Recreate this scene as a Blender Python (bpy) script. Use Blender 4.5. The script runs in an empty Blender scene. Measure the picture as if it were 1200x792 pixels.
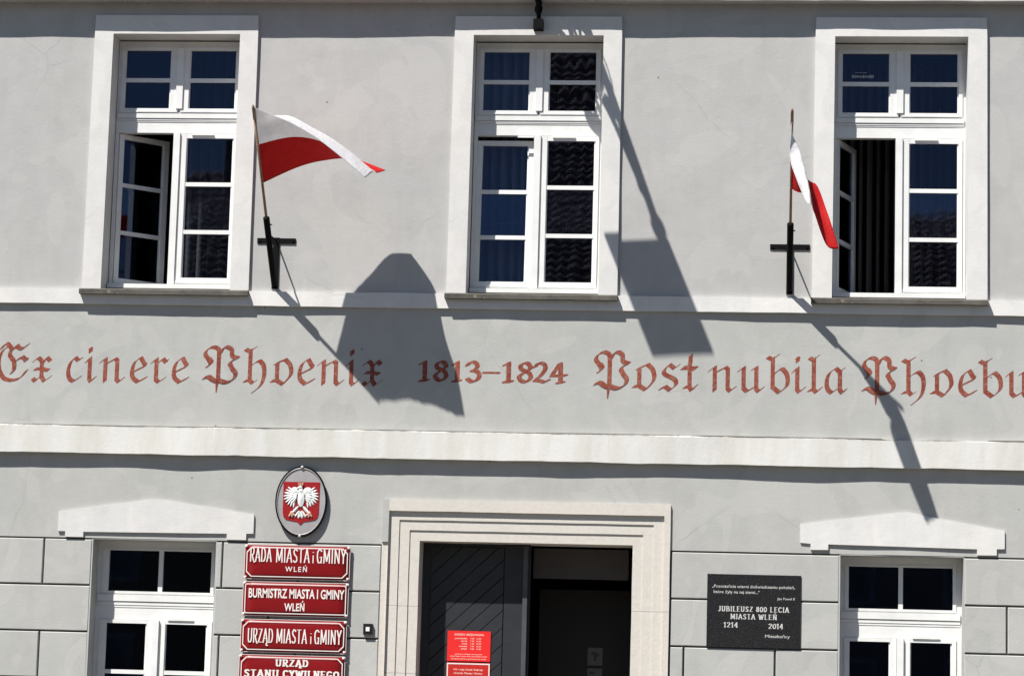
import bpy, bmesh, math, random
from mathutils import Vector, Matrix, noise
PI = math.pi
random.seed(7)
scene = bpy.context.scene
COL = scene.collection

# ------------------------------------------------------------------ camera
cam = bpy.data.objects.new('camera', bpy.data.cameras.new('camera'))
COL.objects.link(cam); scene.camera = cam
yaw, pit, roll = -0.0939400339, 0.137975580, 0.0272547797
fw = Vector((math.sin(yaw)*math.cos(pit), math.cos(yaw)*math.cos(pit), math.sin(pit)))
r0 = Vector((math.cos(yaw), -math.sin(yaw), 0)); u0 = r0.cross(fw)
rt = math.cos(roll)*r0 + math.sin(roll)*u0; up = -math.sin(roll)*r0 + math.cos(roll)*u0
m = Matrix((rt, up, -fw)).transposed().to_4x4(); m.translation = Vector((2.2612, -24.0, 1.5527))
cam.matrix_world = m
cam.data.sensor_width = 36; cam.data.lens = 3115.21/1200*36
cam.data.clip_start = .1; cam.data.clip_end = 3000

# ------------------------------------------------------------------ sky, sun, exposure
SA, SB = .86, 2.05                       # light travels (SA, 1, -SB)
tosun = Vector((-SA, -1, SB)).normalized()
w = bpy.data.worlds.new('World'); scene.world = w; w.use_nodes = True
nt = w.node_tree; bgn = nt.nodes['Background']; sky = nt.nodes.new('ShaderNodeTexSky')
sky.sky_type = 'NISHITA'; sky.sun_disc = False
sky.sun_elevation = math.asin(tosun.z); sky.sun_rotation = math.atan2(tosun.x, tosun.y)
sky.air_density = 1.0; sky.dust_density = .1; sky.ozone_density = 2.5
nt.links.new(sky.outputs[0], bgn.inputs[0]); bgn.inputs[1].default_value = .05
sl = bpy.data.lights.new('sun', 'SUN'); sl.energy = 5.0; sl.angle = math.radians(.53); sl.color = (1, .965, .915)
so = bpy.data.objects.new('sun', sl); COL.objects.link(so); so.rotation_euler = tosun.to_track_quat('Z', 'Y').to_euler(); so.location = (-8, -12, 20)
scene.view_settings.view_transform = 'Standard'; scene.view_settings.look = 'None'
scene.view_settings.gamma = 1; scene.view_settings.exposure = .78
try: scene.view_settings.use_curve_mapping = False
except Exception: pass
scene.render.engine = 'CYCLES'
scene.render.resolution_x = 1024; scene.render.resolution_y = 675
scene.cycles.max_bounces = 8; scene.cycles.transparent_max_bounces = 12

# ------------------------------------------------------------------ materials
def nodes(name):
    m = bpy.data.materials.new(name); m.use_nodes = True
    return m, m.node_tree, m.node_tree.nodes, m.node_tree.links, m.node_tree.nodes['Principled BSDF']
def tex(n, l, scale, detail=4, rough=.55, vec=None, dist=0):
    t = n.new('ShaderNodeTexNoise'); t.inputs['Scale'].default_value = scale
    t.inputs['Detail'].default_value = detail; t.inputs['Roughness'].default_value = rough; t.inputs['Distortion'].default_value = dist
    if vec: l.new(vec, t.inputs['Vector'])
    return t.outputs[0]
def ramp(n, l, src, stops):
    r = n.new('ShaderNodeValToRGB'); l.new(src, r.inputs[0])
    e = r.color_ramp.elements
    while len(e) < len(stops): e.new(.5)
    for k, (p, c) in enumerate(stops):
        e[k].position = p; e[k].color = (c, c, c, 1) if not isinstance(c, tuple) else (*c, 1)
    return r.outputs[0]
def mix(n, l, fac, a, b, mode='MIX'):
    x = n.new('ShaderNodeMix'); x.data_type = 'RGBA'; x.blend_type = mode
    for sock, v in ((x.inputs[0], fac), (x.inputs[6], a), (x.inputs[7], b)):
        if isinstance(v, (int, float)): sock.default_value = v
        elif isinstance(v, tuple): sock.default_value = (*v, 1)
        else: l.new(v, sock)
    return x.outputs[2]
def objco(n): return n.new('ShaderNodeTexCoord').outputs['Object']
def scaled(n, l, v, s):
    m = n.new('ShaderNodeMapping'); m.inputs['Scale'].default_value = s; l.new(v, m.inputs[0]); return m.outputs[0]
def bump(n, l, bs, h, strength, dist):
    b = n.new('ShaderNodeBump'); b.inputs['Strength'].default_value = strength; b.inputs['Distance'].default_value = dist
    l.new(h, b.inputs['Height']); l.new(b.outputs[0], bs.inputs['Normal'])
def simple(name, col, rough=.6, var=.12, vs=9, metal=0, bs=60, bd=.0008, spec=.5):
    m, t, n, l, b = nodes(name); v = objco(n)
    f = ramp(n, l, tex(n, l, vs, 5, .6, v), [(.3, 1-var), (.7, 1+var*.4)])
    l.new(mix(n, l, 1.0, tuple(col), f, 'MULTIPLY'), b.inputs['Base Color'])
    b.inputs['Roughness'].default_value = rough; b.inputs['Metallic'].default_value = metal
    b.inputs['Specular IOR Level'].default_value = spec
    if bd: bump(n, l, b, tex(n, l, bs, 4, .6, v), .6, bd)
    return m
def plaster(name, col, warm, fleck=True, streak=.05, spotc=(.19,.17,.15)):
    m, t, n, l, b = nodes(name); v = objco(n)
    big = ramp(n, l, tex(n, l, .9, 3, .5, v), [(.3, (0,0,0)), (.7, (1,1,1))])
    c = mix(n, l, big, tuple(col), tuple(warm))
    mid = ramp(n, l, tex(n, l, 5, 6, .62, v), [(.28, .93), (.72, 1.03)])
    c = mix(n, l, 1.0, c, mid, 'MULTIPLY')
    st = ramp(n, l, tex(n, l, 1, 6, .65, scaled(n, l, v, (4.5, 1, .45))), [(.35, 1-streak), (.55, 1.0)])
    c = mix(n, l, .8, c, st, 'MULTIPLY')
    if fleck:
        vo = n.new('ShaderNodeTexVoronoi'); vo.inputs['Scale'].default_value = 3.1; l.new(v, vo.inputs['Vector'])
        sp = ramp(n, l, vo.outputs['Distance'], [(.022, (1,1,1)), (.032, (0,0,0))])
        c = mix(n, l, sp, c, spotc)
    pt = ramp(n, l, tex(n, l, 1.6, 2, .4, v, 1.2), [(.56, (0,0,0)), (.575, (1,1,1))])
    c = mix(n, l, mix(n, l, 1.0, pt, (.5,.5,.5), 'MULTIPLY'), c, tuple(k*1.045 for k in warm))
    ve = n.new('ShaderNodeTexVoronoi'); ve.feature = 'DISTANCE_TO_EDGE'; ve.inputs['Scale'].default_value = .85
    wob = n.new('ShaderNodeMix'); wob.data_type = 'VECTOR'; wob.inputs[0].default_value = .16
    nn = n.new('ShaderNodeTexNoise'); nn.inputs['Scale'].default_value = 3.2; nn.inputs['Detail'].default_value = 6; l.new(v, nn.inputs['Vector'])
    l.new(v, wob.inputs[4]); l.new(nn.outputs['Color'], wob.inputs[5]); l.new(wob.outputs[1], ve.inputs['Vector'])
    ck = ramp(n, l, ve.outputs[0], [(.0, (1,1,1)), (.0045, (0,0,0))])
    msk = ramp(n, l, tex(n, l, .8, 2, .5, v), [(.52, (0,0,0)), (.62, (.35,.35,.35))])
    c = mix(n, l, mix(n, l, 1.0, ck, msk, 'MULTIPLY'), c, tuple(k*.55 for k in col))
    oi = n.new('ShaderNodeObjectInfo'); c = mix(n, l, 1.0, c, ramp(n, l, oi.outputs['Random'], [(0, .955), (1, 1.03)]), 'MULTIPLY')
    fine = ramp(n, l, tex(n, l, 70, 3, .7, v), [(.3, .965), (.7, 1.02)])
    c = mix(n, l, 1.0, c, fine, 'MULTIPLY')
    l.new(c, b.inputs['Base Color']); b.inputs['Roughness'].default_value = .92; b.inputs['Specular IOR Level'].default_value = .15
    h = mix(n, l, .55, tex(n, l, 45, 5, .7, v), tex(n, l, 7, 4, .6, v))
    bump(n, l, b, h, .5, .006)
    return m
M = {}
M['wall_up'] = plaster('upper_plaster', (.436, .434, .424), (.452, .443, .426))
M['wall_lo'] = plaster('grey_green_plaster', (.415, .42, .40), (.44, .437, .415))
M['trim'] = plaster('white_trim_plaster', (.64, .635, .615), (.66, .645, .62), streak=.06, fleck=False)
def band_mat():
    m, t, n, l, b = nodes('stained_band_plaster'); v = objco(n)
    c = mix(n, l, ramp(n, l, tex(n, l, 1.3, 3, .5, v), [(.3, (0,0,0)), (.7, (1,1,1))]), (.60, .595, .57), (.63, .62, .595))
    st = ramp(n, l, tex(n, l, 1, 7, .7, scaled(n, l, v, (3.2, 1, .5))), [(.36, (.83, .815, .75)), (.58, (1, 1, 1))])
    c = mix(n, l, .75, c, st, 'MULTIPLY')
    sx = n.new('ShaderNodeSeparateXYZ'); l.new(v, sx.inputs[0])
    mr = n.new('ShaderNodeMapRange'); l.new(sx.outputs[2], mr.inputs[0])
    mr.inputs[1].default_value = -.05; mr.inputs[2].default_value = .0     # object origin = top edge of the band
    nz = tex(n, l, 1, 6, .7, scaled(n, l, v, (9, 1, 9)))
    mu = n.new('ShaderNodeMath'); mu.operation = 'MULTIPLY'; l.new(mr.outputs[0], mu.inputs[0]); l.new(nz, mu.inputs[1])
    d = ramp(n, l, mu.outputs[0], [(.40, (0,0,0)), (.62, (1,1,1))])
    c = mix(n, l, d, c, (.22, .21, .17))
    l.new(c, b.inputs['Base Color']); b.inputs['Roughness'].default_value = .9; b.inputs['Specular IOR Level'].default_value = .15
    bump(n, l, b, mix(n, l, .5, tex(n, l, 40, 5, .7, v), tex(n, l, 8, 4, .6, v)), .5, .006)
    return m
M['band'] = band_mat()
def stone_mat():
    m, t, n, l, b = nodes('portal_sandstone'); v = objco(n)
    c = mix(n, l, ramp(n, l, tex(n, l, 2.2, 5, .6, v), [(.35, (0,0,0)), (.65, (1,1,1))]), (.585, .545, .495), (.56, .535, .48))
    c = mix(n, l, 1.0, c, ramp(n, l, tex(n, l, 26, 6, .75, v), [(.32, .92), (.6, 1.02)]), 'MULTIPLY')
    vo = n.new('ShaderNodeTexVoronoi'); vo.inputs['Scale'].default_value = 34; l.new(v, vo.inputs['Vector'])
    pit_ = ramp(n, l, vo.outputs['Distance'], [(.05, (.55,.5,.45)), (.14, (1,1,1))])
    c = mix(n, l, .25, c, pit_, 'MULTIPLY')
    l.new(c, b.inputs['Base Color']); b.inputs['Roughness'].default_value = .88; b.inputs['Specular IOR Level'].default_value = .2
    bump(n, l, b, mix(n, l, .5, tex(n, l, 60, 5, .75, v), vo.outputs['Distance']), .35, .003)
    return m
M['stone'] = stone_mat()
M['white'] = simple('white_window_paint', (.74, .74, .72), .42, .09, 6, bs=30, bd=.0006)
def sill_mat():
    m, t, n, l, b = nodes('weathered_sill_stone'); v = objco(n)
    c = mix(n, l, ramp(n, l, tex(n, l, 6, 6, .7, v), [(.35, (0,0,0)), (.65, (1,1,1))]), (.065, .058, .050), (.12, .112, .096))
    li = ramp(n, l, tex(n, l, 9, 6, .75, scaled(n, l, v, (1, 1, 2.5))), [(.62, (0,0,0)), (.68, (1,1,1))])
    c = mix(n, l, li, c, (.42, .40, .24))
    l.new(c, b.inputs['Base Color']); b.inputs['Roughness'].default_value = .85
    bump(n, l, b, tex(n, l, 50, 5, .7, v), .6, .004); return m
M['sill'] = sill_mat()
M['iron'] = simple('black_painted_iron', (.007, .007, .0075), .6, .3, 20, bs=90, bd=.0006, spec=.06)
M['pole'] = simple('brown_varnished_wood', (.25, .15, .095), .5, .3, 25)
M['poletip'] = simple('grey_metal_tube', (.22, .21, .2), .45, .2, 25)
M['groove'] = simple('dark_joint_mortar', (.14, .14, .133), .95, .2, 12)
def paint_letter():
    m, t, n, l, b = nodes('faded_red_lettering_paint'); v = objco(n)
    c = mix(n, l, ramp(n, l, tex(n, l, 2.5, 4, .6, v), [(.3, (0,0,0)), (.7, (1,1,1))]), (.175, .036, .026), (.27, .072, .044))
    c = mix(n, l, ramp(n, l, tex(n, l, 30, 5, .7, v), [(.45, (0,0,0)), (.8, (.6,.6,.6))]), c, (.42, .28, .22))
    l.new(c, b.inputs['Base Color']); b.inputs['Roughness'].default_value = .9; b.inputs['Specular IOR Level'].default_value = .1; return m
M['letter'] = paint_letter()
M['sign_red'] = simple('enamel_dark_red', (.205, .008, .010), .3, .10, 5, bs=5, bd=.002, spec=.25)
M['sign_white'] = simple('enamel_white', (.78, .72, .68), .3, .05, 8, bd=0)
M['silver'] = simple('brushed_silver_plate', (.42, .40, .40), .45, .12, 8, metal=.35)
M['shield'] = simple('shield_red_enamel', (.30, .012, .014), .35, .12, 8, bd=0)
M['eagle'] = simple('eagle_white_enamel', (.72, .74, .72), .4, .08, 20, bs=120, bd=.001)
M['gold'] = simple('gilded_enamel', (.65, .42, .30), .35, .2, 30, metal=.2, bd=0)
def granite():
    m, t, n, l, b = nodes('black_granite'); v = objco(n)
    c = ramp(n, l, tex(n, l, 75, 5, .8, v), [(.42, (.008,.008,.009)), (.60, (.026,.026,.027)), (.72, (.15,.15,.15))])
    l.new(c, b.inputs['Base Color']); b.inputs['Roughness'].default_value = .3; return m
M['granite'] = granite()
M['engrave'] = simple('engraved_pale_lettering', (.56, .55, .53), .8, .25, 40, bd=0)
M['notice'] = simple('bright_red_sheet', (.72, .018, .016), .45, .05, 5, bd=0)
M['notice2'] = simple('red_enamel_notice', (.50, .022, .018), .35, .05, 5, bd=0)
M['notice_txt'] = simple('notice_print', (.85, .62, .52), .5, .05, 5, bd=0)
M['grey_notice'] = simple('grey_plastic_notice', (.075, .075, .075), .5, .2, 20, bd=0)
M['grey_mark'] = simple('grey_notice_print', (.02, .02, .02), .5, .1, 20, bd=0)
M['door'] = simple('anthracite_door_paint', (.019, .021, .025), .5, .22, 7, bs=24, bd=.002)
M['doorbar'] = simple('pale_worn_door_edge', (.07, .073, .078), .4, .2, 9)
M['brown_panel'] = simple('brown_transom_board', (.045, .036, .031), .6, .2, 5)
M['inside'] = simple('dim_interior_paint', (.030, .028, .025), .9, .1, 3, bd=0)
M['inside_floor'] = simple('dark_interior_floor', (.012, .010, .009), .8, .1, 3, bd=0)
M['black_plastic'] = simple('black_plastic', (.012, .012, .012), .35, .1, 30, bd=0)
M['button'] = simple('white_button', (.8, .8, .78), .4, .05, 30, bd=0)
M['tile'] = simple('old_roof_tile', (.42, .32, .26), .85, .25, 1.5, bs=20, bd=.0)
M['house_a'] = plaster('ochre_house_plaster', (.40, .33, .22), (.44, .37, .25))
M['house_b'] = plaster('grey_house_plaster', (.36, .36, .34), (.40, .39, .36))
def cloth(name, col, tr, sheer=0):
    m, t, n, l, b = nodes(name); v = objco(n)
    f = ramp(n, l, tex(n, l, 14, 5, .6, v), [(.3, .93), (.7, 1.03)])
    c = mix(n, l, 1.0, tuple(col), f, 'MULTIPLY')
    l.new(c, b.inputs['Base Color']); b.inputs['Roughness'].default_value = .75; b.inputs['Specular IOR Level'].default_value = .2
    wv = n.new('ShaderNodeTexVoronoi'); wv.inputs['Scale'].default_value = 38; l.new(v, wv.inputs['Vector'])
    bump(n, l, b, mix(n, l, .5, wv.outputs['Distance'], tex(n, l, 9, 3, .6, v)), .5, .008)
    tl = n.new('ShaderNodeBsdfTranslucent'); l.new(c, tl.inputs[0])
    ms = n.new('ShaderNodeMixShader'); ms.inputs[0].default_value = tr
    l.new(b.outputs[0], ms.inputs[1]); l.new(tl.outputs[0], ms.inputs[2])
    out = n['Material Output']
    if sheer:
        tp = n.new('ShaderNodeBsdfTransparent'); m2 = n.new('ShaderNodeMixShader'); m2.inputs[0].default_value = sheer
        l.new(ms.outputs[0], m2.inputs[1]); l.new(tp.outputs[0], m2.inputs[2]); l.new(m2.outputs[0], out.inputs[0])
    else: l.new(ms.outputs[0], out.inputs[0])
    return m
M['flag_white'] = cloth('white_flag_satin', (.80, .79, .80), .45)
M['flag_red'] = cloth('red_flag_satin', (.55, .017, .017), .27)
M['curtain'] = cloth('blue_grey_curtain', (.34, .37, .47), .3)
M['curtain_dark'] = cloth('dark_sheer_curtain', (.055, .06, .075), .3)
M['blind'] = cloth('dark_blind_fabric', (.15, .14, .13), .1)
def glass_mat():
    m, t, n, l, b = nodes('window_glass'); n.remove(b); v = objco(n)
    g = n.new('ShaderNodeBsdfGlossy'); g.inputs['Roughness'].default_value = .015; g.inputs[0].default_value = (.30, .36, .58, 1)
    tp = n.new('ShaderNodeBsdfTransparent'); tp.inputs[0].default_value = (.86, .88, .88, 1)
    fr = n.new('ShaderNodeFresnel'); fr.inputs[0].default_value = 1.52
    mu = n.new('ShaderNodeMath'); mu.operation = 'MULTIPLY'; mu.inputs[1].default_value = 1.1; mu.use_clamp = True; l.new(fr.outputs[0], mu.inputs[0])
    bp = n.new('ShaderNodeBump'); bp.inputs['Strength'].default_value = .22; bp.inputs['Distance'].default_value = .003
    l.new(tex(n, l, 2.2, 1, .3, v, .3), bp.inputs['Height']); l.new(bp.outputs[0], g.inputs['Normal'])
    ms = n.new('ShaderNodeMixShader'); l.new(mu.outputs[0], ms.inputs[0]); l.new(tp.outputs[0], ms.inputs[1]); l.new(g.outputs[0], ms.inputs[2])
    l.new(ms.outputs[0], n['Material Output'].inputs[0]); return m
M['glass'] = glass_mat()
def cobble_mat():
    m, t, n, l, b = nodes('granite_setts'); v = objco(n)
    vo = n.new('ShaderNodeTexVoronoi'); vo.inputs['Scale'].default_value = 8; l.new(v, vo.inputs['Vector'])
    c = mix(n, l, vo.outputs['Color'], (.068, .060, .050), (.108, .096, .080))
    e = ramp(n, l, vo.outputs['Distance'], [(.45, 1.0), (.62, .45)])
    c = mix(n, l, 1.0, c, e, 'MULTIPLY')
    l.new(c, b.inputs['Base Color']); b.inputs['Roughness'].default_value = .85
    return m
M['cobble'] = cobble_mat()
M['slab'] = simple('pale_paving', (.13, .115, .10), .85, .2, 3)

# ------------------------------------------------------------------ mesh helpers
def link(name, me, mat, parent=None, loc=(0, 0, 0)):
    if mat is not None and not me.materials:
        for k in (mat if isinstance(mat, (list, tuple)) else [mat]): me.materials.append(k)
    o = bpy.data.objects.new(name, me); COL.objects.link(o); o.location = loc
    if parent: o.parent = parent
    return o
def build(bm, name, mat, parent=None, loc=(0, 0, 0), bevel=0, smooth=False, xf=None):
    if bevel:
        ed = [e for e in bm.edges if len(e.link_faces) == 2 and e.calc_face_angle(0) > .5]
        bmesh.ops.bevel(bm, geom=ed, offset=bevel, segments=1 if bevel < .004 else 2, affect='EDGES', profile=.5, clamp_overlap=True)
    if xf is not None: bmesh.ops.transform(bm, matrix=xf, verts=bm.verts)
    bmesh.ops.recalc_face_normals(bm, faces=bm.faces)
    me = bpy.data.meshes.new(name); bm.to_mesh(me); bm.free()
    if smooth:
        for p in me.polygons: p.use_smooth = True
    return link(name, me, mat, parent, loc)
def bx(bm, x0, x1, y0, y1, z0, z1):
    v = [bm.verts.new(c) for c in ((x0,y0,z0),(x1,y0,z0),(x1,y1,z0),(x0,y1,z0),(x0,y0,z1),(x1,y0,z1),(x1,y1,z1),(x0,y1,z1))]
    for f in ((0,1,5,4),(1,2,6,5),(2,3,7,6),(3,0,4,7),(4,5,6,7),(3,2,1,0)): bm.faces.new([v[i] for i in f])
    return v
def box(name, mat, parent, x0, x1, y0, y1, z0, z1, bevel=.003, xf=None):
    bm = bmesh.new(); bx(bm, x0, x1, y0, y1, z0, z1); return build(bm, name, mat, parent, bevel=bevel, xf=xf)
def prism(bm, pts, y0, y1):
    """outline in x,z extruded from y0 (front) to y1 (back)"""
    a = [bm.verts.new((x, y0, z)) for x, z in pts]; b = [bm.verts.new((x, y1, z)) for x, z in pts]
    bm.faces.new(a); bm.faces.new(b[::-1]); n = len(pts)
    for i in range(n): bm.faces.new((a[i], a[(i+1) % n], b[(i+1) % n], b[i]))
def tube(bm, pts, r, seg=8, cap=True):
    pts = [Vector(p) for p in pts]; rs = r if isinstance(r, (list, tuple)) else [r]*len(pts)
    rings = []; prev = None
    for i, p in enumerate(pts):
        t = (pts[min(i+1, len(pts)-1)] - pts[max(i-1, 0)]).normalized()
        if prev is None: n = t.orthogonal().normalized()
        else: n = (prev - t*prev.dot(t)).normalized()
        prev = n; b = t.cross(n)
        rings.append([bm.verts.new(p + (n*math.cos(2*PI*k/seg) + b*math.sin(2*PI*k/seg))*rs[i]) for k in range(seg)])
    for a, c in zip(rings, rings[1:]):
        for k in range(seg): bm.faces.new((a[k], a[(k+1) % seg], c[(k+1) % seg], c[k]))
    if cap: bm.faces.new(rings[0][::-1]); bm.faces.new(rings[-1])
def catmull(P, n=6):
    P = [Vector(p) for p in P]; out = []
    for i in range(len(P)-1):
        a, b, c, d = P[max(i-1, 0)], P[i], P[i+1], P[min(i+2, len(P)-1)]
        for k in range(n):
            t = k/n; out.append(.5*((2*b) + (c-a)*t + (2*a-5*b+4*c-d)*t*t + (3*b-a-3*c+d)*t**3))
    out.append(P[-1]); return out
def hull(pts):
    pts = sorted(set((round(x, 6), round(z, 6)) for x, z in pts))
    def half(ps):
        h = []
        for p in ps:
            while len(h) > 1 and (h[-1][0]-h[-2][0])*(p[1]-h[-2][1]) - (h[-1][1]-h[-2][1])*(p[0]-h[-2][0]) <= 1e-9: h.pop()
            h.append(p)
        return h
    a, b = half(pts), half(pts[::-1]); return a[:-1] + b[:-1]
def thing(name, label, cat, loc=(0, 0, 0), group=None, mesh=None):
    o = bpy.data.objects.new(name, mesh); COL.objects.link(o); o.location = loc
    o['label'] = label; o['category'] = cat
    if group: o['group'] = group
    return o

# uneven old plaster: smooth offset of the wall face
def wy(x, z):
    return .006*noise.noise(Vector((x*.9, 3.3, z*1.1))) + .0035*noise.noise(Vector((x*2.1, 8.1, z*2.3)))

# ------------------------------------------------------------------ the town hall
hall = thing('town_hall', 'pale grey plastered old building with white window surrounds and a painted Latin inscription', 'building')
XW = (-3.24, .175, 3.515)                 # upper windows
LW = ((-3.24, .575, -3.24), (3.55, .547, 3.55))
Z_ST1, Z_B2T, Z_B2B, Z_GR = 5.235, 4.02, 3.772, 2.985
holes = [(x-.64, x+.64, 5.27, 7.76) for x in XW] + [(c-h, c+h, .92, 2.985) for c, h, _ in LW] + [(-1.10, 1.45, .0, 3.34)]
def breaks(lo, hi, must, step):
    m_ = sorted(set([lo, hi] + [round(v, 4) for v in must if lo < v < hi])); out = []
    for a, b in zip(m_, m_[1:]):
        n = max(1, int(round((b-a)/step))); out += [a + (b-a)*i/n for i in range(n)]
    return out + [m_[-1]]
def wall_sheet(name, mat, x0, x1, z0, z1, yb, undul=1):
    xs = breaks(x0, x1, [h[0] for h in holes] + [h[1] for h in holes], .11)
    zs = breaks(z0, z1, [h[2] for h in holes] + [h[3] for h in holes], .11)
    bm = bmesh.new(); V = {}
    def inh(cx, cz): return any(h[0] < cx < h[1] and h[2] < cz < h[3] for h in holes)
    def v(i, j, y=None):
        k = (i, j, y)
        if k not in V:
            V[k] = bm.verts.new((xs[i], (yb + undul*wy(xs[i], zs[j])) if y is None else y, zs[j]))
        return V[k]
    D = .46; ni, nj = len(xs)-1, len(zs)-1
    solid = lambda i, j: 0 <= i < ni and 0 <= j < nj and not inh((xs[i]+xs[i+1])/2, (zs[j]+zs[j+1])/2)
    for i in range(ni):
        for j in range(nj):
            if not solid(i, j): continue
            bm.faces.new((v(i, j), v(i+1, j), v(i+1, j+1), v(i, j+1)))
            bm.faces.new((v(i, j, D), v(i, j+1, D), v(i+1, j+1, D), v(i+1, j, D)))
            for (di, dj, a, b) in ((-1,0,(i,j),(i,j+1)), (1,0,(i+1,j+1),(i+1,j)), (0,-1,(i+1,j),(i,j)), (0,1,(i,j+1),(i+1,j+1))):
                if not solid(i+di, j+dj): bm.faces.new((v(*a), v(*b), v(*b, D), v(*a, D)))
    o = build(bm, name, mat, hall, smooth=False)
    for p in o.data.polygons: p.use_smooth = abs(p.normal.y) > .9
    o.data.set_sharp_from_angle(angle=math.radians(35))
    return o
wu = wall_sheet('wall', M['wall_up'], -9, 9.5, 5.17, 9.4, 0); wu['label'] = 'warm grey upper storey wall'
wm = wall_sheet('wall', M['wall_lo'], -9, 9.5, 3.78, 5.17, 0); wm['label'] = 'grey frieze wall carrying the painted inscription'
wl = wall_sheet('wall', M['wall_lo'], -9, 9.5, 2.993, 3.78, 0); wl['label'] = 'plain ground floor wall above the blocks'
wg = wall_sheet('wall', M['groove'], -9, 9.5, 0, 2.993, .028, 0); wg['label'] = 'joint face behind the rusticated blocks'

def course(name, mat, prof, label=None, seg=.09, amp=.004, zoff=lambda x: 0, yoff=lambda x: 0, x0=-9, x1=9.5, origin=0, seed=0):
    """moulding swept along x; prof: list of (y, z); edges wander a little as on old plaster"""
    n = int((x1-x0)/seg); bm = bmesh.new(); rows = []
    for i in range(n+1):
        x = x0 + (x1-x0)*i/n
        rows.append([bm.verts.new((x, y + (yoff(x) + amp*1.2*noise.noise(Vector((x*1.3, k*.7+seed, 1)))) * (1 if y < -.004 else 0),
                     z - origin + zoff(x) + amp*noise.noise(Vector((x*2.2, k*5.1+seed, 7))) + amp*.6*noise.noise(Vector((x*9, k*5.1+seed, 3))))) for k, (y, z) in enumerate(prof)])
    for a, b in zip(rows, rows[1:]):
        for k in range(len(prof)): bm.faces.new((a[k], a[(k+1) % len(prof)], b[(k+1) % len(prof)], b[k]))
    bm.faces.new(rows[0]); bm.faces.new(rows[-1][::-1])
    o = build(bm, name, mat, hall, loc=(0, 0, origin))
    if label: o['label'] = label
    return o
def top_y(x): return -.012*max(-1, min(1, (-x)/4)) + .004
course('cornice', M['wall_up'], [(.05, 8.043), (-.160, 8.04), (-.160, 8.14), (-.19, 8.17), (-.20, 8.30), (.05, 8.34)], 'projecting ledge above the upper windows', amp=.005, yoff=top_y, seed=2)
course('string_course', M['trim'], [(.04, 5.163), (-.036, 5.161), (-.036, 5.298), (.04, 5.304)], 'thin white ledge under the upper windows', amp=.0045, seed=5)
course('string_course', M['band'], [(.04, 3.772), (-.066, 3.768), (-.062, 4.016), (-.058, 4.020), (.04, 4.024)], 'broad stained white band above the ground floor', amp=.008, origin=4.024, seed=11)
# hairline crack above the band
course('crack', M['sill'], [(.02, 4.022), (-.0055, 4.022), (-.0055, 4.034), (.02, 4.034)], amp=.003, seed=11)

# ---- blocks of the rusticated ground floor
def rblock(x0, x1, z0, z1):
    g = .0078; x0 += g; x1 -= g; z0 += g; z1 -= g
    j = random.uniform(-.0025, .0025); bm = bmesh.new()
    n = max(1, int((x1-x0)/.12)); c = .006
    fr = []
    for i in range(n+1):
        x = x0+c+(x1-x0-2*c)*i/n; rw = []
        for k in range(4):
            z = z0+c+(z1-z0-2*c)*k/3
            edge = .0015*noise.noise(Vector((x*7, z*7, 2)))
            rw.append(bm.verts.new((x + (edge if i in (0, n) else 0), j + wy(x, z)*.6, z + (edge*1.6 if k in (0, 3) else 0))))
        fr.append(rw)
    for i in range(n):
        for k in range(3): bm.faces.new((fr[i][k], fr[i+1][k], fr[i+1][k+1], fr[i][k+1]))
    ring = [fr[i][0] for i in range(n+1)] + [fr[n][k] for k in (1, 2, 3)] + [fr[i][3] for i in range(n-1, -1, -1)] + [fr[0][k] for k in (2, 1)]
    def out(v, y):
        x, z = v.co.x, v.co.z
        x = x0 if abs(x-x0-c) < .004 else (x1 if abs(x-x1+c) < .004 else x)
        z = z0 if abs(z-z0-c) < .004 else (z1 if abs(z-z1+c) < .004 else z)
        return bm.verts.new((x, y, z))
    r1 = [out(v, j+.007) for v in ring]; r2 = [bm.verts.new((v.co.x, .036, v.co.z)) for v in r1]
    for a, b in ((ring, r1), (r1, r2)):
        for i in range(len(a)): bm.faces.new((a[i], b[i], b[(i+1) % len(a)], a[(i+1) % len(a)]))
    build(bm, 'block', M['wall_lo'], hall)
rows = [2.985, 2.56, 2.136, 1.711, 1.286, .861, .436]
LA, RA = -3.816, -2.664
spans = {0: [(-5.12,-4.27),(-4.27,LA),(RA,-2.602),(-2.602,-1.9),(-1.9,-1.135),(1.49,3.001),(4.098,4.96),(4.96,5.8),(-6.0,-5.12)],
         1: [(-4.70,LA),(RA,-2.16),(-2.16,-1.135),(1.49,3.001),(4.098,4.478),(4.478,5.3),(-5.6,-4.70)],
         2: [(-5.12,-4.274),(-4.274,LA),(RA,-2.604),(-2.604,-1.9),(-1.9,-1.135),(1.49,1.62),(1.62,2.434),(2.434,3.001),(4.098,4.96),(4.96,5.8),(-6.0,-5.12)]}
for r_ in range(6):
    for a, b in spans[r_ % 2 if r_ % 2 else (0 if r_ == 0 else 2)]: rblock(a, b, rows[r_+1], rows[r_])
box('plinth', M['stone'], hall, -9, -1.14, -.05, .03, 0, .43, .01)
box('plinth', M['stone'], hall, 1.49, 9.5, -.05, .03, 0, .43, .01)

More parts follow.
